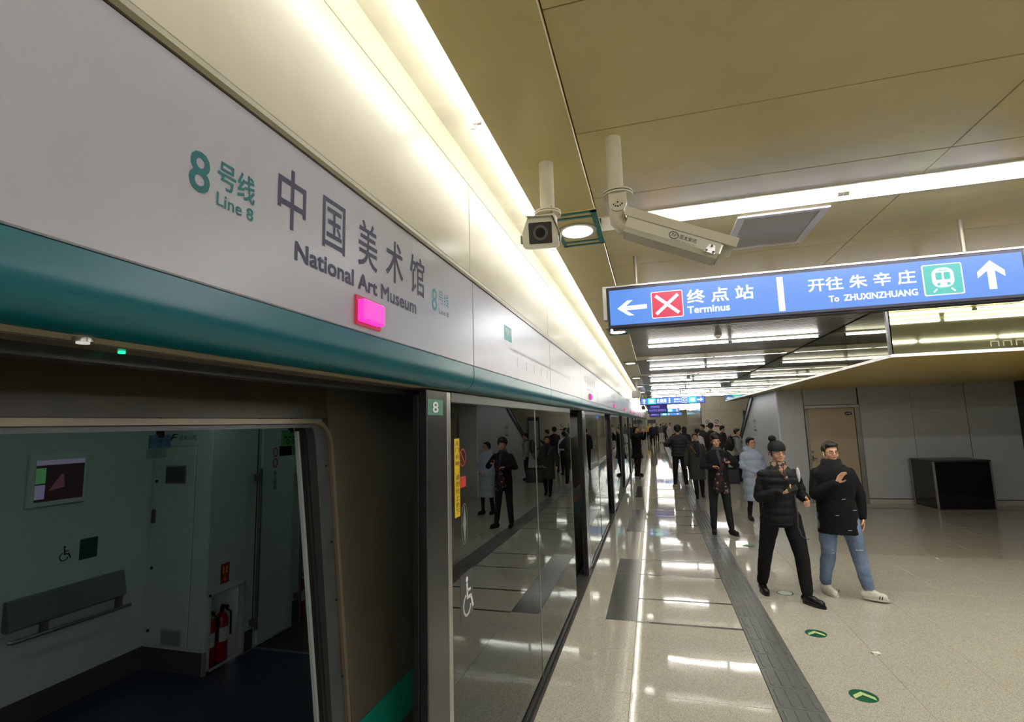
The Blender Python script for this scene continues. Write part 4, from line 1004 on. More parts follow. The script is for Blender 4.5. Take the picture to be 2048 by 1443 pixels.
# camera 2: turned away, pointing down to the right
c2x, c2y = -.1, 2.16
t = thing('surveillance_camera', 'cream surveillance camera seen from behind, pointing down to the right', 'camera', (c2x, c2y, CZ))
MB().tube([(c2x, c2y, 3.045), (c2x, c2y, CZ)], .0345, 24).build('pole', cam_paint, t, smooth=True)
fl(fl(MB(), (c2x + .008, c2y, 3.047), .066, .007), (c2x + .008, c2y, 3.036), .066, .006).build('flange', cam_paint, t, smooth=True)
kn = MB(); pts = []
for a in range(0, 181, 20): pts.append((c2x + .008 + .038 * math.cos(math.radians(180 + a)), 2.988 + .034 * math.sin(math.radians(180 + a))))
pts = [(c2x - .03, 3.036)] + pts + [(c2x + .046, 3.036)]
kn.extrude(pts, 'Y', c2y - .045, c2y - .035).build('clevis_plate', cam_paint, t); MB().extrude(pts, 'Y', c2y + .035, c2y + .045).build('clevis_plate', cam_paint, t)
m = MB()
for (dx, dz) in ((-.018, -.008), (-.010, -.016), (.0, -.018), (.010, -.015), (.018, -.008), (0, 0)): m.tube([(c2x + .008 + dx, c2y - .0475, 2.992 + dz), (c2x + .008 + dx, c2y - .044, 2.992 + dz)], .0032, 8)
m.build('clevis_screws', M('screw_dark', (60, 58, 54), .3, metal=.6), t, kind='stuff')
MB().tube([(c2x + .008, c2y, 3.0), (c2x + .0, c2y, 2.96), (c2x + .004, c2y, 2.925), (c2x + .025, c2y, 2.895), (c2x + .06, c2y, 2.892)], [.030, .034, .036, .036, .034], 18).build('elbow', cam_paint, t, smooth=True)
a0 = Vector((-.058, c2y, 2.905)); a1 = Vector((.305, c2y + .02, 2.745)); ax = (a1 - a0).normalized(); side_v = Vector((0, 1, 0)); side_v = (side_v - ax * side_v.dot(ax)).normalized(); up2 = side_v.cross(ax).normalized()
if up2.z < 0: up2 = -up2
L2 = (a1 - a0).length
def loc2(l, s_, h): return a0 + ax * l + side_v * s_ + up2 * h
prof = [(-.052, -.052), (.052, -.052), (.066, -.034), (.066, .01), (.05, .05), (-.05, .05), (-.066, .01), (-.066, -.034)]
def sweep(m, prof, l0, l1):
    n = len(prof); m.add([loc2(l, s_, h) for l in (l0, l1) for s_, h in prof], [(i, (i + 1) % n, (i + 1) % n + n, i + n) for i in range(n)] + [tuple(range(n)), tuple(range(n, 2 * n))[::-1]]); return m
sweep(MB(), prof, 0, L2).build('camera_housing', cam_paint, t)
sweep(MB(), [(-.072, .012), (-.055, .056), (.055, .056), (.072, .012), (.069, .010), (.052, .052), (-.052, .052), (-.069, .010)], -.02, L2 + .055).build('sunshield', cam_paint, t)
sweep(MB(), [(-.05, -.045), (.05, -.045), (.06, -.03), (.06, .01), (.045, .045), (-.045, .045), (-.06, .01), (-.06, -.03)], L2, L2 + .006).build('front_window', stainless_lit, t)
m = MB(); 
for l in (L2 - .035,): 
    vs = [loc2(l + dl, -.0665 - dd, h) for dd in (0, .008) for dl, h in ((-.022, -.042), (.022, -.042), (.012, -.008), (-.012, -.008))]
    m.add(vs, [(0, 1, 2, 3), (7, 6, 5, 4), (0, 4, 5, 1), (1, 5, 6, 2), (2, 6, 7, 3), (3, 7, 4, 0)])
lt = m.build('latch', stainless_lit, t)
m = MB(); 
for dl, h in ((0, -.014), (-.014, -.036), (.014, -.036)): m.tube([loc2(L2 - .035 + dl, -.074, h), loc2(L2 - .035 + dl, -.079, h)], .005, 10)
m.build('latch_rivets', M('rivet_dark', (70, 68, 62), .3, metal=.6), t, kind='stuff')
pl2 = Plane(loc2(0, -.0665, -.01), ax, up2, .001)
ink = M('print_ink', (44, 48, 50), .5)
if pl2.n.y > 0: pl2.n = -pl2.n; pl2.o = pl2.o + pl2.n * .002
pl2.arc(.205, -.002, .014, 0, 360, .003, 20, sx=1.35).build('logo_ring', ink, t)
pl2.text('AP', (.194, .216, -.009, .006), ink, t)
pl2.text('亚太安讯', (.230, .300, -.010, .008), ink, t, bold=.01)
pl2.text('客服电话 4000-999-100', (.200, .298, -.0235, -.0155), M('print_faint', (128, 124, 108), .5), t)
# distant ceiling camera over the platform
t = thing('surveillance_camera', 'small distant white camera box hanging beside the cove light, by the far exit sign', 'camera', (-.45, 16.5, SZ))
MB().tube([(-.45, 16.5, 3.0), (-.45, 16.5, SZ)], .03, 12).build('pole', frame_white, t)
MB().bbox(-.60, -.34, 16.3, 16.7, 2.78, 3.0, .02).build('camera_housing', frame_white, t)
t = thing('surveillance_camera', 'tiny dark camera on a pole left of the dark monitors', 'camera', (-.5, 25, SZ))
MB().tube([(-.42, 25, 2.75), (-.42, 25, SZ)], .02, 8).build('pole', frame_white, t); MB().bbox(-.5, -.34, 24.9, 25.1, 2.58, 2.75, .02).build('camera_housing', M('cam_dark', (60, 66, 54), .4), t)
# ================================================================== PEOPLE
skin = M('skin', (208, 158, 128), .5, var=.05, scale=20); lip_m = M('lips', (170, 96, 88), .5)
hair_m = M('hair_black', (22, 18, 17), .45, var=.3, scale=90, bump=.3, bscale=220)
hair_br = M('hair_brown', (58, 36, 28), .45, var=.3, scale=90, bump=.3, bscale=220)
eye_w = M('eye_white', (210, 204, 198), .3); eye_d = M('eye_dark', (20, 14, 12), .2)
cloth_black = M('cloth_black', (24, 24, 26), .75, var=.2, scale=25, bump=.35, bscale=120, spec=.3)
def disp(amp, freq, quilt=0, qp=.1, zoff=0):
    def f(me, ob):
        me.update(); ns = [v.normal.copy() for v in me.vertices]
        for v, n in zip(me.vertices, ns):
            p = v.co
            d = amp * (noise.noise(Vector((p.x * freq, p.y * freq, p.z * freq * .6))) + .5 * noise.noise(p * freq * 2.3 + Vector((5, 3, 1))))
            if quilt: d += quilt * (abs(math.sin(math.pi * (p.z + zoff) / qp)) - .6)
            v.co = p + n * d
    return f
def soft(mb, name, mat, parent, vox, cb=None, it=3):
    o = mb.build(name, mat, parent)
    r = o.modifiers.new('r', 'REMESH'); r.mode = 'VOXEL'; r.voxel_size = vox; r.use_smooth_shade = True
    s = o.modifiers.new('s', 'SMOOTH'); s.factor = .5; s.iterations = it
    FIN.append(('mesh', o, cb)); return o
BASE = dict(pelvis=(0, 0, .93), chest=(0, 0, 1.28), neck=(0, .01, 1.47), shL=(-.18, .01, 1.41), shR=(.18, .01, 1.41), elL=(-.22, .03, 1.13), elR=(.22, .03, 1.13),
            wrL=(-.22, -.04, .89), wrR=(.22, -.04, .89), hipL=(-.09, 0, .90), hipR=(.09, 0, .90), knL=(-.10, -.015, .50), knR=(.10, -.015, .50),
            anL=(-.10, .03, .09), anR=(.10, .03, .09), toL=(-.115, -.13, .03), toR=(.115, -.13, .03), hdL=(0, -.1, -1), hdR=(0, -.1, -1), hnL=(1, 0, 0), hnR=(-1, 0, 0))
def person(label, loc, heading=0, s=1.0, pose=None, vox=.012, top=None, legs=None, shoes=None, hair='short', hairmat=None, head=(0, 0), lean=0, extras=(), curl=.5, girth=1.0, group=None, skinmat=None):
    J = {k: Vector(v) for k, v in BASE.items()}
    for k, v in (pose or {}).items(): J[k] = Vector(v)
    root = thing('person', label, 'person', loc, group)
    RZ = Matrix.Rotation(heading, 3, 'Z'); base = Vector(loc)
    nk = Vector((J['neck'].x, J['neck'].y, 1.49))
    HR = Matrix.Rotation(math.radians(head[0]), 3, 'Z') @ Matrix.Rotation(math.radians(head[1]), 3, 'X')
    hoff = Vector((J['neck'].x, J['neck'].y - .01, 0))
    def H(v): v = Vector(v) + hoff; return nk + HR @ (v - nk)
    def W(v): return base + RZ @ (Vector(v) * s)
    def bt(m, **k): return soft(m.xf(W), **k)
    smat = skinmat or skin
    cx, cy = J['pelvis'].x, J['pelvis'].y; tx, ty = J['chest'].x, J['chest'].y
    def lerp(a, b, t): return a + (b - a) * t
    def torso(m, z0, z1, g, flare=0, shoulder=1.0):
        secs = []
        pts = [(.80, .150, .105), (.95, .150, .105), (1.08, .135, .095), (1.22, .158, .105), (1.33, .175, .105), (1.385, .168, .094), (1.425, .130, .082), (1.455, .088, .070), (1.485, .062, .062)]
        zs = sorted(set([z0] + [p[0] for p in pts if z0 < p[0] < z1] + [z1]))
        for z in zs:
            if z <= pts[0][0]: rx, ry = pts[0][1] + flare * (pts[0][0] - z), pts[0][2] + flare * (pts[0][0] - z)
            else:
                for a, b in zip(pts[:-1], pts[1:]):
                    if a[0] <= z <= b[0]:
                        t = (z - a[0]) / (b[0] - a[0]); rx, ry = lerp(a[1], b[1], t), lerp(a[2], b[2], t); break
            t = min(1, max(0, (z - .93) / .5)); secs.append((lerp(cx, tx, t), lerp(cy, ty, t), z, (rx + g) * girth, (ry + g) * girth))
        m.loft(secs); return m
    # ---- body: head, neck, trunk, limbs and hands in one skin
    m = MB(); torso(m, .84, 1.485, -.012)
    m.capsule(J['neck'] + Vector((0, .01, -.05)), H((0, .012, 1.56)), .056, .052)
    hs = MB()
    hs.ell((0, .014, 1.655), (.074, .090, .088)).ell((0, -.026, 1.612), (.061, .062, .085)).ell((0, -.040, 1.566), (.046, .042, .038))
    hs.ell((.034, -.058, 1.598), (.024, .024, .026), 10, 8).ell((-.034, -.058, 1.598), (.024, .024, .026), 10, 8)
    hs.capsule((-.034, -.076, 1.648), (.034, -.076, 1.648), .011, .011, 8)
    hs.capsule((0, -.084, 1.640), (0, -.101, 1.606), .008, .0125, 8).ell((.010, -.094, 1.602), (.008, .009, .007), 8, 6).ell((-.010, -.094, 1.602), (.008, .009, .007), 8, 6)
    hs.ell((0, -.082, 1.577), (.022, .012, .012), 10, 6).ell((0, -.070, 1.548), (.020, .018, .015), 10, 6)
    for q in (-1, 1): hs.ell((q * .077, .008, 1.612), (.010, .019, .030), 8, 8)
    hs.xf(H); m.add(hs.v, hs.f)
    for S_ in 'LR':
        m.capsule(J['sh' + S_] + Vector((-.02 if S_ == 'R' else .02, 0, -.035)), J['el' + S_], .038, .036, 10).capsule(J['el' + S_], J['wr' + S_], .037, .026, 10)
        m.capsule(J['hip' + S_], J['kn' + S_], .080, .055, 10).capsule(J['kn' + S_], J['an' + S_], .052, .036, 10).capsule(J['an' + S_] + Vector((0, 0, -.03)), J['an' + S_].lerp(J['to' + S_], .62) + Vector((0, 0, .005)), .030, .020, 10)
        d = J['hd' + S_].normalized(); n = J['hn' + S_]; n = (n - d * n.dot(d)).normalized(); sd = d.cross(n)
        if S_ == 'R': sd = -sd
        w_ = J['wr' + S_]
        pc_ = w_ + d * .05
        for q in (-1, -.33, .33, 1): m.capsule(w_ + d * .012 + sd * q * .014, w_ + d * .085 + sd * q * .028, .014, .0115, 8)
        for q, L_ in ((-1, .060), (-.33, .076), (.33, .080), (1, .070)):
            p0 = w_ + d * .085 + sd * q * .029; a = curl * 1.0
            d1 = (d * math.cos(a) + n * math.sin(a)); d2 = (d * math.cos(2.1 * a) + n * math.sin(2.1 * a))
            p1 = p0 + d1 * L_ * .5; p2 = p1 + d2 * L_ * .5; m.capsule(p0, p1, .0092, .0085, 8).capsule(p1, p2, .0085, .0072, 8)
        t0 = w_ + d * .025 + sd * .022; t1 = t0 + (d * .5 + sd * .7 + n * .35).normalized() * .042; t2 = t1 + (d * .8 + sd * .1 + n * .5).normalized() * .032
        m.capsule(t0, t1, .0135, .0105, 8).capsule(t1, t2, .0105, .0085, 8)
    bt(m, name='body', mat=smat, parent=root, vox=vox * .8, it=2)
    # ---- face parts
    if head is not None and vox < .016:
        for q in (-1, 1):
            MB().ell((q * .030, -.0825, 1.630), (.0135, .006, .0058), 10, 8).xf(H).xf(W).build('eye', eye_w, root, smooth=True)
            MB().ell((q * .030, -.0865, 1.630), (.0062, .004, .0056), 10, 8).xf(H).xf(W).build('iris', eye_d, root, smooth=True)
            MB().capsule((q * .016, -.0895, 1.649), (q * .046, -.083, 1.650), .0038, .003, 6).xf(H).xf(W).build('eyebrow', hair_m, root, smooth=True)
        MB().ell((0, -.0925, 1.577), (.021, .0045, .0075), 12, 8).xf(H).xf(W).build('mouth', lip_m, root, smooth=True)
    # ---- hair
    hm = hairmat or hair_m; h = MB()
    if hair != 'none':
        h.ell((0, .024, 1.674), (.083, .092, .084)).ell((0, .055, 1.640), (.074, .062, .082))
        for q in (-1, 1): h.ell((q * .071, .018, 1.660), (.016, .052, .045), 10, 8)
        if hair in ('short', 'full'): h.ell((0, -.034, 1.712), (.070, .056, .034))
        if hair == 'full': h.ell((0, .01, 1.715), (.094, .105, .07)).ell((.02, -.055, 1.695), (.064, .040, .024)).ell((-.08, .01, 1.67), (.024, .06, .055)).ell((.08, .01, 1.67), (.024, .06, .055))
        if hair == 'tied': h.ell((0, -.020, 1.716), (.072, .066, .026)).ell((0, .10, 1.62), (.035, .035, .045)).capsule((-.068, -.02, 1.66), (-.066, 0, 1.59), .016, .010, 8)
        if hair == 'long': h.ell((0, -.02, 1.712), (.076, .068, .034)).ell((0, .06, 1.58), (.085, .06, .11)).capsule((-.073, -.01, 1.66), (-.07, .02, 1.54), .022, .02, 8).capsule((.073, -.01, 1.66), (.07, .02, 1.54), .022, .02, 8)
        if hair == 'hat_sides': h = MB(); h.ell((0, .05, 1.625), (.078, .055, .05)); [h.ell((q * .072, .0, 1.63), (.012, .03, .035), 8, 8) for q in (-1, 1)]
        h.xf(H); bt(h, name='hair', mat=hm, parent=root, vox=vox * .8, it=2, cb=disp(.006 if hair == 'full' else .003, 38))
    # ---- trousers
    lg = legs or {}; m = MB(); lw = lg.get('w', 1.0)
    m.loft([(cx, cy, .80, .13, .10), (cx, cy, .88, .155, .115), (cx, cy, .98, .155, .112), (cx, cy, 1.03, .145, .105)])
    for S_ in 'LR':
        a_, k_, h_ = J['an' + S_], J['kn' + S_], J['hip' + S_]
        hem = k_ + (a_ - k_) * lg.get('hem', .93)
        m.capsule(h_ + Vector((0, 0, .0)), k_, .098 * lw, .071 * lw, 14).capsule(k_, hem, .071 * lw, .054 * lw * lg.get('flare', 1.0), 14)
    bt(m, name='trousers', mat=lg.get('mat', cloth_black), parent=root, vox=vox, cb=disp(lg.get('fold', .006), 11))
    # ---- shoes
    sh = shoes or {}
    for S_ in 'LR':
        a_, t_ = J['an' + S_], J['to' + S_]; dx = Vector((t_.x - a_.x, t_.y - a_.y, 0)).normalized(); tilt = t_.z - .03
        heel = Vector((a_.x, a_.y, a_.z - .058)) - dx * .035; toe = t_ + Vector((0, 0, .012))
        m = MB(); m.capsule(heel + Vector((0, 0, .012)), toe - dx * .03, .042, .041, 12).capsule(heel + dx * .02 + Vector((0, 0, .03)), (heel + toe) / 2 + Vector((0, 0, .022)), .042, .038, 12).capsule(a_ + Vector((0, 0, -.02)), a_ + Vector((0, 0, sh.get('shaft', .0))), .045, .046 if sh.get('shaft') else .04, 12)
        sb = bt(m, name='shoe', mat=sh.get('mat', cloth_black), parent=root, vox=min(vox, .010) * .9)
        pr_ = dx.cross(Vector((0, 0, 1))); L_ = (toe - heel).length; so = MB(); ring = []
        for k in range(20):
            t = 2 * math.pi * k / 20; f = math.cos(t); g_ = math.sin(t); ctr = (heel + toe) / 2
            ax_ = (toe - heel).normalized(); ring.append(ctr + ax_ * (f * (L_ / 2 + .025)) + pr_ * (math.copysign(abs(g_) ** .7, g_) * .042))
        zl = -.028
        so.add([p + Vector((0, 0, zl - .012)) for p in ring] + [p + Vector((0, 0, zl + .012)) for p in ring], [(k, (k + 1) % 20, (k + 1) % 20 + 20, k + 20) for k in range(20)] + [tuple(range(20))[::-1], tuple(range(20, 40))])
        so.xf(W).build('shoe_sole', sh.get('sole', black_mat), sb)
    # ---- top: coat or jacket
    tp = top or {}; m = MB(); g = tp.get('g', .022); hem = tp.get('hem', .85)
    torso(m, hem, 1.475, g, flare=tp.get('flare', .04))
    sw_ = tp.get('sleeve', 1.0)
    for S_ in 'LR':
        wr = J['el' + S_] + (J['wr' + S_] - J['el' + S_]) * .93
        m.capsule(J['sh' + S_] + Vector((-.012 if S_ == 'R' else .012, 0, -.022)), J['el' + S_], .060 * (1 + (sw_ - 1) * .6), .060 * sw_, 14).capsule(J['el' + S_], wr, .060 * sw_, .043 * sw_, 14)
    if tp.get('collar', 1): m.loft([(J['neck'].x, J['neck'].y, 1.44, .085, .085), (J['neck'].x, J['neck'].y - .002, 1.50, .076, .078)])
    if tp.get('hood'): m.ell(J['neck'] + Vector((0, .085, .02)), (.14, .09, .075)).ell(J['neck'] + Vector((0, -.03, -.01)), (.13, .12, .05))
    bt(m, name=tp.get('name', 'jacket'), mat=tp.get('mat', cloth_black), parent=root, vox=vox, cb=disp(tp.get('fold', .007), 10, tp.get('quilt', 0), tp.get('qp', .09)))
    return root, J, H, W
def mk(name, mb, W, mat, root, H=None, smooth=True):
    if H: mb.xf(H)
    return mb.xf(W).build(name, mat, root, smooth=smooth)
def glasses(root, H, W, mat=None):
    m = MB()
    for q in (-1, 1):
        pts = [(q * .031 + .021 * math.cos(a * math.pi / 8), -.098 + abs(q * .031 + .021 * math.cos(a * math.pi / 8)) * .12, 1.628 + .0155 * math.sin(a * math.pi / 8)) for a in range(17)]
        m.tube(pts, .0018, 5).tube([(q * .052, -.092, 1.632), (q * .078, -.03, 1.632), (q * .080, .01, 1.628)], .0018, 5)
    m.tube([(-.010, -.099, 1.632), (.010, -.099, 1.632)], .0018, 5)
    return mk('glasses', m, W, mat or M('glasses_dark', (40, 34, 32), .3, metal=.4), root, H)
def scarf(root, J, W, mat, hi=1.53, lo=1.43, r=.088, tail=None, vox=.010, name='scarf'):
    n = J['neck']; m = MB(); c = Vector((n.x, n.y - .005, 0))
    m.loft([(c.x, c.y, lo, r + .02, r + .015), (c.x, c.y, (lo + hi) / 2, r + .012, r + .010), (c.x, c.y, hi, r - .005, r - .004)])
    if tail: m.capsule(tail[0], tail[1], tail[2], tail[3], 10)
    return soft(m.xf(W), name, mat, root, vox, cb=disp(.006, 22))
def held(name, label, cat, p, d, u, size, mat, screen=None):
    """a small flat slab held in a hand"""
    d = Vector(d).normalized(); u = Vector(u); u = (u - d * u.dot(d)).normalized(); n = d.cross(u)
    o = thing(name, label, cat, tuple(p)); a, b, c = size
    def fn(v): return Vector(p) + d * v.x + u * v.y + n * v.z
    MB().bbox(-a, a, -b, b, -c, c, .002).xf(fn).build('body', mat, o)
    if screen: MB().box(-a * .88, a * .88, -b * .92, b * .92, c, c + .0006).xf(fn).build('screen', screen, o)
    return o
phone_m = M('phone_black', (22, 22, 24), .2)
# patterned scarf cloth
def checks(name, a, b, c, sc):
    m = bpy.data.materials.new(name); m.use_nodes = True; nt = m.node_tree; bs = nt.nodes['Principled BSDF']
    geo = nt.nodes.new('ShaderNodeNewGeometry'); v = nt.nodes.new('ShaderNodeTexVoronoi'); v.inputs['Scale'].default_value = sc
    nt.links.new(geo.outputs['Position'], v.inputs['Vector']); sp = nt.nodes.new('ShaderNodeSeparateColor'); nt.links.new(v.outputs['Color'], sp.inputs[0])
    r = nt.nodes.new('ShaderNodeValToRGB'); r.color_ramp.interpolation = 'CONSTANT'; e = r.color_ramp.elements
    e[0].position = 0; e[0].color = lin(a) + (1,); e[1].position = .45; e[1].color = lin(b) + (1,); x = e.new(.85); x.color = lin(c) + (1,)
    nt.links.new(sp.outputs[0], r.inputs['Fac']); nt.links.new(r.outputs['Color'], bs.inputs['Base Color']); bs.inputs['Roughness'].default_value = .8
    return m
scarf1 = checks('scarf_beige_pattern', (150, 128, 104), (40, 34, 34), (150, 40, 48), 38)
scarf3 = checks('scarf_dark_pattern', (26, 22, 26), (60, 22, 26), (150, 130, 116), 30)
def denim():
    m = M('denim', (104, 122, 150), .8, var=.35, scale=5, bump=.2, bscale=200); return m
# ---------------- 1. bobble hat man
puffer_black = M('puffer_black', (20, 20, 22), .6, var=.15, spec=.3)
r, J, H, W = person('person in black bobble hat, black padded jacket and patterned scarf, walking with a phone', (1.35, 6.58, 0), s=1.0, vox=.0075,
    pose=dict(pelvis=(.0, 0, .93), chest=(.02, 0, 1.28), neck=(.025, .0, 1.47), shL=(-.155, .01, 1.405), shR=(.195, .01, 1.405), elL=(-.20, .0, 1.13), wrL=(.0, -.21, 1.20), hdL=(.85, -.35, .30), hnL=(.3, -.2, 1),
              elR=(.255, .07, 1.15), wrR=(.255, -.13, 1.12), hdR=(.05, -.9, -.3), hnR=(-1, 0, 0), hipL=(-.10, .0, .90), hipR=(.11, -.01, .90), knL=(-.175, .06, .50), anL=(-.215, .22, .10), toL=(-.20, .06, .03),
              knR=(.165, -.09, .49), anR=(.175, -.13, .10), toR=(.29, -.27, .03)),
    top=dict(mat=puffer_black, hem=.83, g=.035, quilt=.006, qp=.085, sleeve=1.12, name='padded_jacket'), legs=dict(mat=M('trouser_black', (18, 18, 20), .8, bump=.2, spec=.25), w=1.1), shoes=dict(mat=M('shoe_leather', (14, 13, 13), .28), sole=black_mat),
    hair='hat_sides', head=(14, 0), curl=.75)
hm = MB().loft([(0, .006, 1.655, .086, .103), (0, .006, 1.69, .090, .106), (0, .008, 1.73, .082, .096), (0, .01, 1.76, .062, .072), (0, .01, 1.778, .03, .035)]).xf(H).xf(W)
hat = soft(hm, 'beanie', M('knit_black', (16, 22, 24), .9, var=.3, scale=120, bump=.6, bscale=260), r, .007, cb=disp(.002, 60))
soft(MB().ell((-.035, .02, 1.80), (.043, .043, .038)).xf(H).xf(W), 'bobble', M('bobble_black', (14, 14, 15), .95, bump=.8, bscale=300), r, .006, cb=disp(.007, 60))
glasses(r, H, W, M('glasses_thin', (110, 100, 94), .3, metal=.5))
scarf(r, J, W, scarf1, 1.535, 1.42, .086, tail=((.03, -.11, 1.44), (.07, -.135, 1.36), .030, .024))
mk('jacket_patch', MB().ell((.215, -.055, 1.385), (.022, .03, .085), 12, 10), W, M('patch_white', (206, 208, 212), .5), r)
held('phone', 'black phone in the right hand of the person in the bobble hat', 'phone', (1.35 + .09, 6.58 - .285, 1.262), (.8, -.3, .35), (0, .5, 1), (.05, .033, .004), phone_m)
tag(MB().tube([(1.445, 6.24, 1.20), (1.45, 6.22, 1.0), (1.455, 6.26, .85), (1.50, 6.33, .74), (1.56, 6.40, .695), (1.60, 6.46, .69)], [.008, .008, .007, .005, .004, .004], 8).build('hanging_cable', M('cable_grey', (74, 74, 76), .5), None, smooth=True), 'dark grey cable dangling in front of the bobble-hat man', 'cable')
# ---------------- 2. man in ripped jeans
coat2 = M('coat_black', (16, 17, 19), .85, var=.2, scale=30, bump=.3, bscale=150, spec=.25)
r, J, H, W = person('person in glasses, long black coat, ripped blue jeans and white sneakers', (2.0, 6.80, 0), s=1.0, vox=.0075,
    pose=dict(chest=(-.005, 0, 1.28), neck=(-.01, 0, 1.465), shL=(-.185, .01, 1.40), shR=(.185, .01, 1.395), elL=(-.22, -.06, 1.14), wrL=(-.035, -.215, 1.285), hdL=(.45, -.1, .85), hnL=(.6, -.9, -.2),
              elR=(.255, .03, 1.13), wrR=(.25, -.01, .875), hdR=(-.05, -.1, -1), hipL=(-.10, 0, .90), hipR=(.10, -.01, .90), knL=(-.13, .0, .49), anL=(-.17, .08, .11), toL=(-.115, -.075, .03),
              knR=(.155, -.06, .49), anR=(.195, -.12, .12), toR=(.345, -.175, .045)),
    top=dict(mat=coat2, hem=.70, g=.055, flare=.10, sleeve=1.15, name='coat'), legs=dict(mat=denim(), w=1.12, hem=.92, fold=.010), shoes=dict(mat=M('sneaker_white', (216, 212, 200), .5), sole=M('sole_cream', (206, 200, 182), .5)), hair='short', head=(8, 3), curl=.25)
glasses(r, H, W)
scarf(r, J, W, M('scarf_black', (14, 14, 16), .9, bump=.4), 1.545, 1.40, .100)
mk('earbud', MB().capsule((-.082, -.012, 1.60), (-.080, -.02, 1.575), .006, .003, 8), W, M('earbud_white', (230, 230, 230), .4), r, H)
rip = M('rip_pale', (168, 176, 186), .85, var=.3, scale=60)
for (x, y, z, a) in ((-.125, -.066, .52, .04), (-.12, -.066, .485, .035), (.145, -.128, .54, .04)):
    mk('jeans_rip', MB().ell((x, y, z), (a, .012, .010), 10, 6), W, rip, r)
for (x, y, z) in ((.03, -.172, 1.10), (.13, -.168, .98), (-.05, -.172, .92), (.06, -.178, .76)): mk('toggle', MB().capsule((x - .015, y, z), (x + .015, y, z + .003), .005, .005, 8), W, M('toggle_grey', (140, 142, 146), .4), r)
for q, x, y in ((0, -.105, -.02), (1, .262, -.185)): 
    for k in range(2): mk('sneaker_stripe', MB().capsule((x + .022 * k, y - .020 - .01 * k, .045), (x + .008 + .022 * k, y - .020 - .01 * k, .075), .004, .004, 6), W, eye_d, r)
# ---------------- 3. man with phone and scarf
r, J, H, W = person('person with thick black hair and black coat, phone and dark patterned scarf in hands', (1.08, 9.95, 0), s=1.01, vox=.009,
    pose=dict(shL=(-.175, .01, 1.41), shR=(.18, .01, 1.41), elL=(-.26, -.03, 1.18), wrL=(-.11, -.22, 1.19), hdL=(.95, -.2, .0), hnL=(0, -.3, -1), elR=(.31, -.03, 1.20), wrR=(.185, -.24, 1.27), hdR=(-.9, -.2, .1), hnR=(0, -.5, .8),
              knL=(-.12, -.01, .50), anL=(-.135, .03, .09), toL=(-.15, -.13, .03), knR=(.11, -.03, .50), anR=(.15, -.05, .09), toR=(.225, -.19, .03)),
    top=dict(mat=cloth_black, hem=.82, g=.03, flare=.05, name='coat'), legs=dict(mat=M('trouser_dark', (34, 38, 38), .8, bump=.2, spec=.3), w=.98), shoes=dict(mat=M('shoe_suede', (26, 26, 28), .7)), hair='full', head=(0, 6), curl=.8)
scarf(r, J, W, M('scarf_slate', (62, 70, 78), .85), 1.52, 1.42, .08, tail=((.0, -.10, 1.43), (.04, -.15, 1.22), .035, .03), name='grey_scarf')
soft(MB().capsule((.06, -.27, 1.24), (-.02, -.26, 1.02), .03, .055, 10).capsule((-.02, -.26, 1.02), (-.05, -.22, .80), .06, .075, 10).capsule((0, -.26, 1.0), (.07, -.22, .78), .05, .06, 10).xf(W), 'patterned_scarf', scarf3, r, .010, cb=disp(.012, 14))
held('phone', 'phone held up by the man with thick black hair', 'phone', (1.08 + .085, 9.95 - .295, 1.325), (1, -.1, .1), (0, .4, 1), (.06, .032, .004), phone_m)
# ---------------- 4. woman in light blue coat
blue = M('coat_blue', (166, 180, 198), .6, var=.06, scale=14, bump=.15)
r, J, H, W = person('person in a long light blue padded coat, glasses and black boots', (1.90, 11.35, 0), s=.945, vox=.010, heading=.35,
    pose=dict(elL=(-.23, .02, 1.14), wrL=(.0, -.19, 1.02), hdL=(.9, -.3, -.2), hnL=(0, .3, -1), elR=(.23, .0, 1.14), wrR=(.05, -.19, 1.02), hdR=(-.9, -.3, -.2), hnR=(0, .3, -1), anL=(-.12, .05, .10), toL=(-.15, -.10, .03), anR=(.07, -.10, .10), toR=(.10, -.25, .03), knR=(.09, -.08, .50), knL=(-.10, .0, .50)),
    top=dict(mat=blue, hem=.42, g=.06, flare=.02, quilt=.016, qp=.17, sleeve=1.25, hood=1, name='long_coat'), legs=dict(mat=cloth_black, w=.8), shoes=dict(mat=M('boot_black', (20, 18, 20), .5), shaft=.14), hair='tied', hairmat=hair_m, head=(12, 0))
glasses(r, H, W)
# ---------------- 5. woman in olive coat
olive = M('coat_olive', (52, 54, 44), .8, var=.12, bump=.2)
r, J, H, W = person('person with reddish brown hair in a long olive coat and dark scarf, tan bag strap', (1.04, 14.25, 0), s=.965, vox=.012,
    pose=dict(elL=(-.26, .02, 1.12), wrL=(-.28, -.06, .88), elR=(.23, -.02, 1.12), wrR=(.16, -.16, .90), hdR=(-.6, -.3, -.5), anL=(-.05, -.06, .09), toL=(-.06, -.22, .03), knL=(-.07, -.06, .5), anR=(.11, .14, .14), toR=(.12, .0, .05)),
    top=dict(mat=olive, hem=.50, g=.045, flare=.05, sleeve=1.15, name='long_coat'), hair='tied', hairmat=hair_br, curl=.6)
scarf(r, J, W, M('scarf_navy', (26, 30, 52), .85), 1.53, 1.40, .095, tail=((0, -.12, 1.42), (.03, -.16, 1.15), .06, .055), vox=.012)
mk('bag_strap', MB().tube([(-.15, -.13, 1.42), (-.06, -.175, 1.27), (.0, -.18, 1.18)], .009, 6), W, M('strap_tan', (150, 108, 64), .6), r)
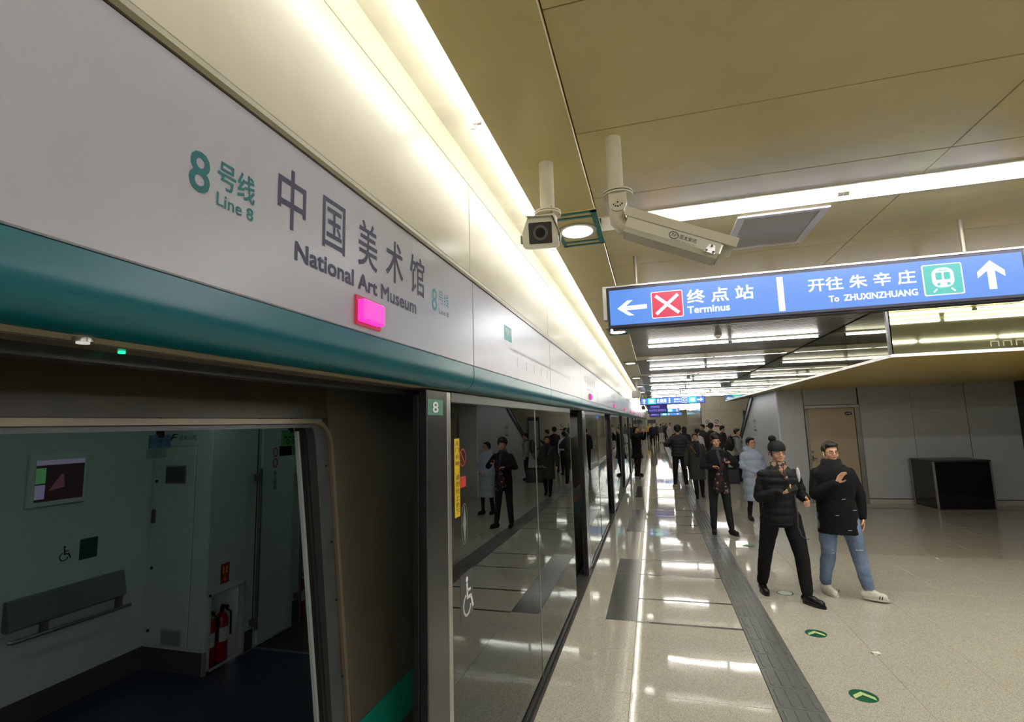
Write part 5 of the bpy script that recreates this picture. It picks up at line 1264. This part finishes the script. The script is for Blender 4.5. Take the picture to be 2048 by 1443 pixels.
# ---------------- 6. man seen from behind
puff2 = M('puffer_charcoal', (34, 36, 42), .6, var=.1)
r, J, H, W = person('person seen from behind in a bulky dark padded jacket and tan sneakers', (.70, 16.35, 0), heading=math.pi, s=1.07, vox=.012,
    pose=dict(elR=(.34, .0, 1.22), wrR=(.16, -.2, 1.2), hdR=(-1, -.3, .1), elL=(-.30, .0, 1.20), wrL=(-.14, -.2, 1.2), hdL=(1, -.3, .1), anL=(-.15, .05, .09), toL=(-.17, -.1, .03), anR=(.15, -.03, .09), toR=(.20, -.17, .03), knL=(-.13, 0, .5), knR=(.13, 0, .5)),
    top=dict(mat=puff2, hem=.88, g=.065, quilt=.010, qp=.10, sleeve=1.35, name='padded_jacket'), shoes=dict(mat=M('sneaker_tan', (172, 150, 104), .6), sole=M('sole_cream', (206, 200, 182), .5)), hair='full')
# ---------------- 7. long black coat by the screens
r, J, H, W = person('person in a long flared black coat standing against the glass screens', (-.66, 19.7, 0), heading=1.2, s=1.06, vox=.014,
    pose=dict(elR=(.20, -.20, 1.30), wrR=(.14, -.30, 1.52), hdR=(0, -.2, 1), elL=(-.20, -.20, 1.30), wrL=(-.12, -.30, 1.52), hdL=(0, -.2, 1)), top=dict(mat=coat2, hem=.62, g=.04, flare=.32, sleeve=1.1, name='long_coat'), hair='long', curl=.9)
# ---------------- far crowd
def far(label, x, y, h, hd=0, col=(26, 26, 28), hem=.85, legc=None, hair='short', hc=None, pose=None, g=.035, top='jacket', flare=.04):
    mt = M('cloth_%d_%d_%d' % col, col, .75, var=.12)
    lm = M('cloth_%d_%d_%d' % legc, legc, .75) if legc else cloth_black
    return person(label, (x, y, 0), heading=hd, s=h / 1.75, vox=.016 if y < 30 else .024, top=dict(mat=mt, hem=hem, g=g, flare=flare, name=top), legs=dict(mat=lm), hair=hair, hairmat=hc, pose=pose)
up_arm = dict(elR=(.22, -.10, 1.15), wrR=(.08, -.28, 1.30), hdR=(-.3, -.2, .9))
walk = dict(anL=(-.10, .16, .12), toL=(-.11, .01, .04), anR=(.10, -.14, .09), toR=(.11, -.30, .03), knR=(.10, -.10, .5))
far('person in a white padded top just behind the olive coat', 1.56, 20.0, 1.69, 2.6, (206, 208, 210), 1.0, hair='full', g=.05)
far('dark-clad person right behind the man in the bulky jacket', .93, 22.0, 1.80, math.pi, (22, 22, 24), .85, hair='short')
far('person with dark hair in a black coat between the bulky jacket and the white top', 1.16, 21.0, 1.78, 2.8, (18, 18, 20), .7, hair='long')
far('person in a dark green jacket facing left, below the left prohibition notice', 2.02, 23.2, 1.83, -1.2, (50, 60, 52), .9, pose=up_arm)
far('person in a dark maroon coat seen from behind, between the two prohibition notices', 2.16, 21.2, 1.87, math.pi, (40, 24, 32), .75, hair='full')
far('person in a grey-green jacket holding up a phone, under the right prohibition notice', 2.70, 22.2, 1.74, 1.2, (60, 64, 58), .85, pose=up_arm, hair='full')
r = far('person with a white collar and a black backpack beside the stair balustrade', 2.66, 18.15, 1.71, 1.4, (150, 150, 146), .85, hair='short')[0]
bp_c = Vector((2.66 - .24, 18.15 - .02, 1.22))
t = thing('backpack', 'black rounded backpack on the back of the person beside the stair rail', 'backpack', tuple(bp_c))
soft(MB().ell(tuple(bp_c), (.13, .16, .26)).ell(tuple(bp_c + Vector((-.08, 0, -.08))), (.09, .13, .15)), 'bag', M('backpack_black', (24, 24, 26), .5), t, .015)
MB().tube([tuple(bp_c + Vector((.05, -.1, .22))), tuple(bp_c + Vector((.22, -.14, .24))), tuple(bp_c + Vector((.33, -.13, .05))), tuple(bp_c + Vector((.20, -.12, -.16)))], .018, 6).build('strap', black_mat, t, smooth=True)
far('person in a navy jacket and black trousers walking down the middle of the far platform', -.12, 41.0, 1.82, 0, (30, 36, 62), .85, pose=walk)
far('person in a bright yellow jacket beside the far screens', -.52, 52.0, 1.72, .3, (226, 176, 40), .95, pose=up_arm, hair='short')
far('dark-clad person just right of the navy jacket walker', .27, 50.0, 1.76, 0, (30, 28, 30), .6, hair='long', pose=walk)
far('person in a long cream coat, left of the bulky dark jacket', 1.17, 39.0, 1.84, .2, (200, 194, 182), .55, legc=(200, 196, 190), pose=up_arm, flare=.08)
far('person in dark clothes with a pale green vest, far down the platform', .98, 55.0, 1.78, 0, (70, 84, 58), .9)
far('far person in a black coat half hidden behind the cream coat', 1.05, 46.0, 1.76, .2, (26, 24, 26), .6, hair='long')
far('far person in a grey jacket with white trousers beside the dark-clad walker', .62, 48.0, 1.74, math.pi, (96, 96, 100), .9, legc=(206, 206, 206))
# ================================================================== FINISH: text and modifiers become plain meshes
bpy.context.view_layer.update()
dg = bpy.context.evaluated_depsgraph_get()
done = []
for it in FIN:
    ob = it[1]; me = bpy.data.meshes.new_from_object(ob.evaluated_get(dg), depsgraph=dg); done.append(me)
for it, me in zip(FIN, done):
    ob = it[1]
    if it[0] == 'text':
        _, ob, pl, box, po, bold = it
        xs = [v.co.x for v in me.vertices]; ys_ = [v.co.y for v in me.vertices]
        if not xs: continue
        x0, x1, y0, y1 = min(xs), max(xs), min(ys_), max(ys_); a0, a1, b0, b1 = box
        mir = isinstance(pl, Plane)
        for v in me.vertices:
            p = pl.P(a0 + (v.co.x - x0) / max(x1 - x0, 1e-6) * (a1 - a0), b0 + (v.co.y - y0) / max(y1 - y0, 1e-6) * (b1 - b0)) - po
            v.co = p
        if bold:
            n0 = len(me.vertices); base = [v.co.copy() for v in me.vertices]; fs = [tuple(p.vertices) for p in me.polygons]
            hh = (b1 - b0) * bold; vv = []; ff = []
            for q, (da, db) in enumerate(((-1, -1), (1, -1), (1, 1), (-1, 1))):
                sh = pl.u * da * hh + pl.v * db * hh + pl.n * (.00004 * q)
                vv += [b_ + sh for b_ in base]; ff += [tuple(i + n0 * q for i in f) for f in fs]
            mat0 = ob.data.materials[0]; me = bpy.data.meshes.new('lettering'); me.from_pydata([tuple(v) for v in vv], [], ff)
        nm = ob.name; par = ob.parent; mat = ob.data.materials[0]; cd = ob.data
        new = bpy.data.objects.new('lettering', me); link(new, par)
        me.materials.clear(); me.materials.append(mat)
        for k_ in ob.keys(): new[k_] = ob[k_]
        bpy.data.objects.remove(ob); bpy.data.curves.remove(cd)
    else:
        ob.modifiers.clear(); old = ob.data; ob.data = me
        for p in me.polygons: p.use_smooth = True
        if len(it) > 2 and it[2]: it[2](me, ob)
bpy.context.view_layer.update()
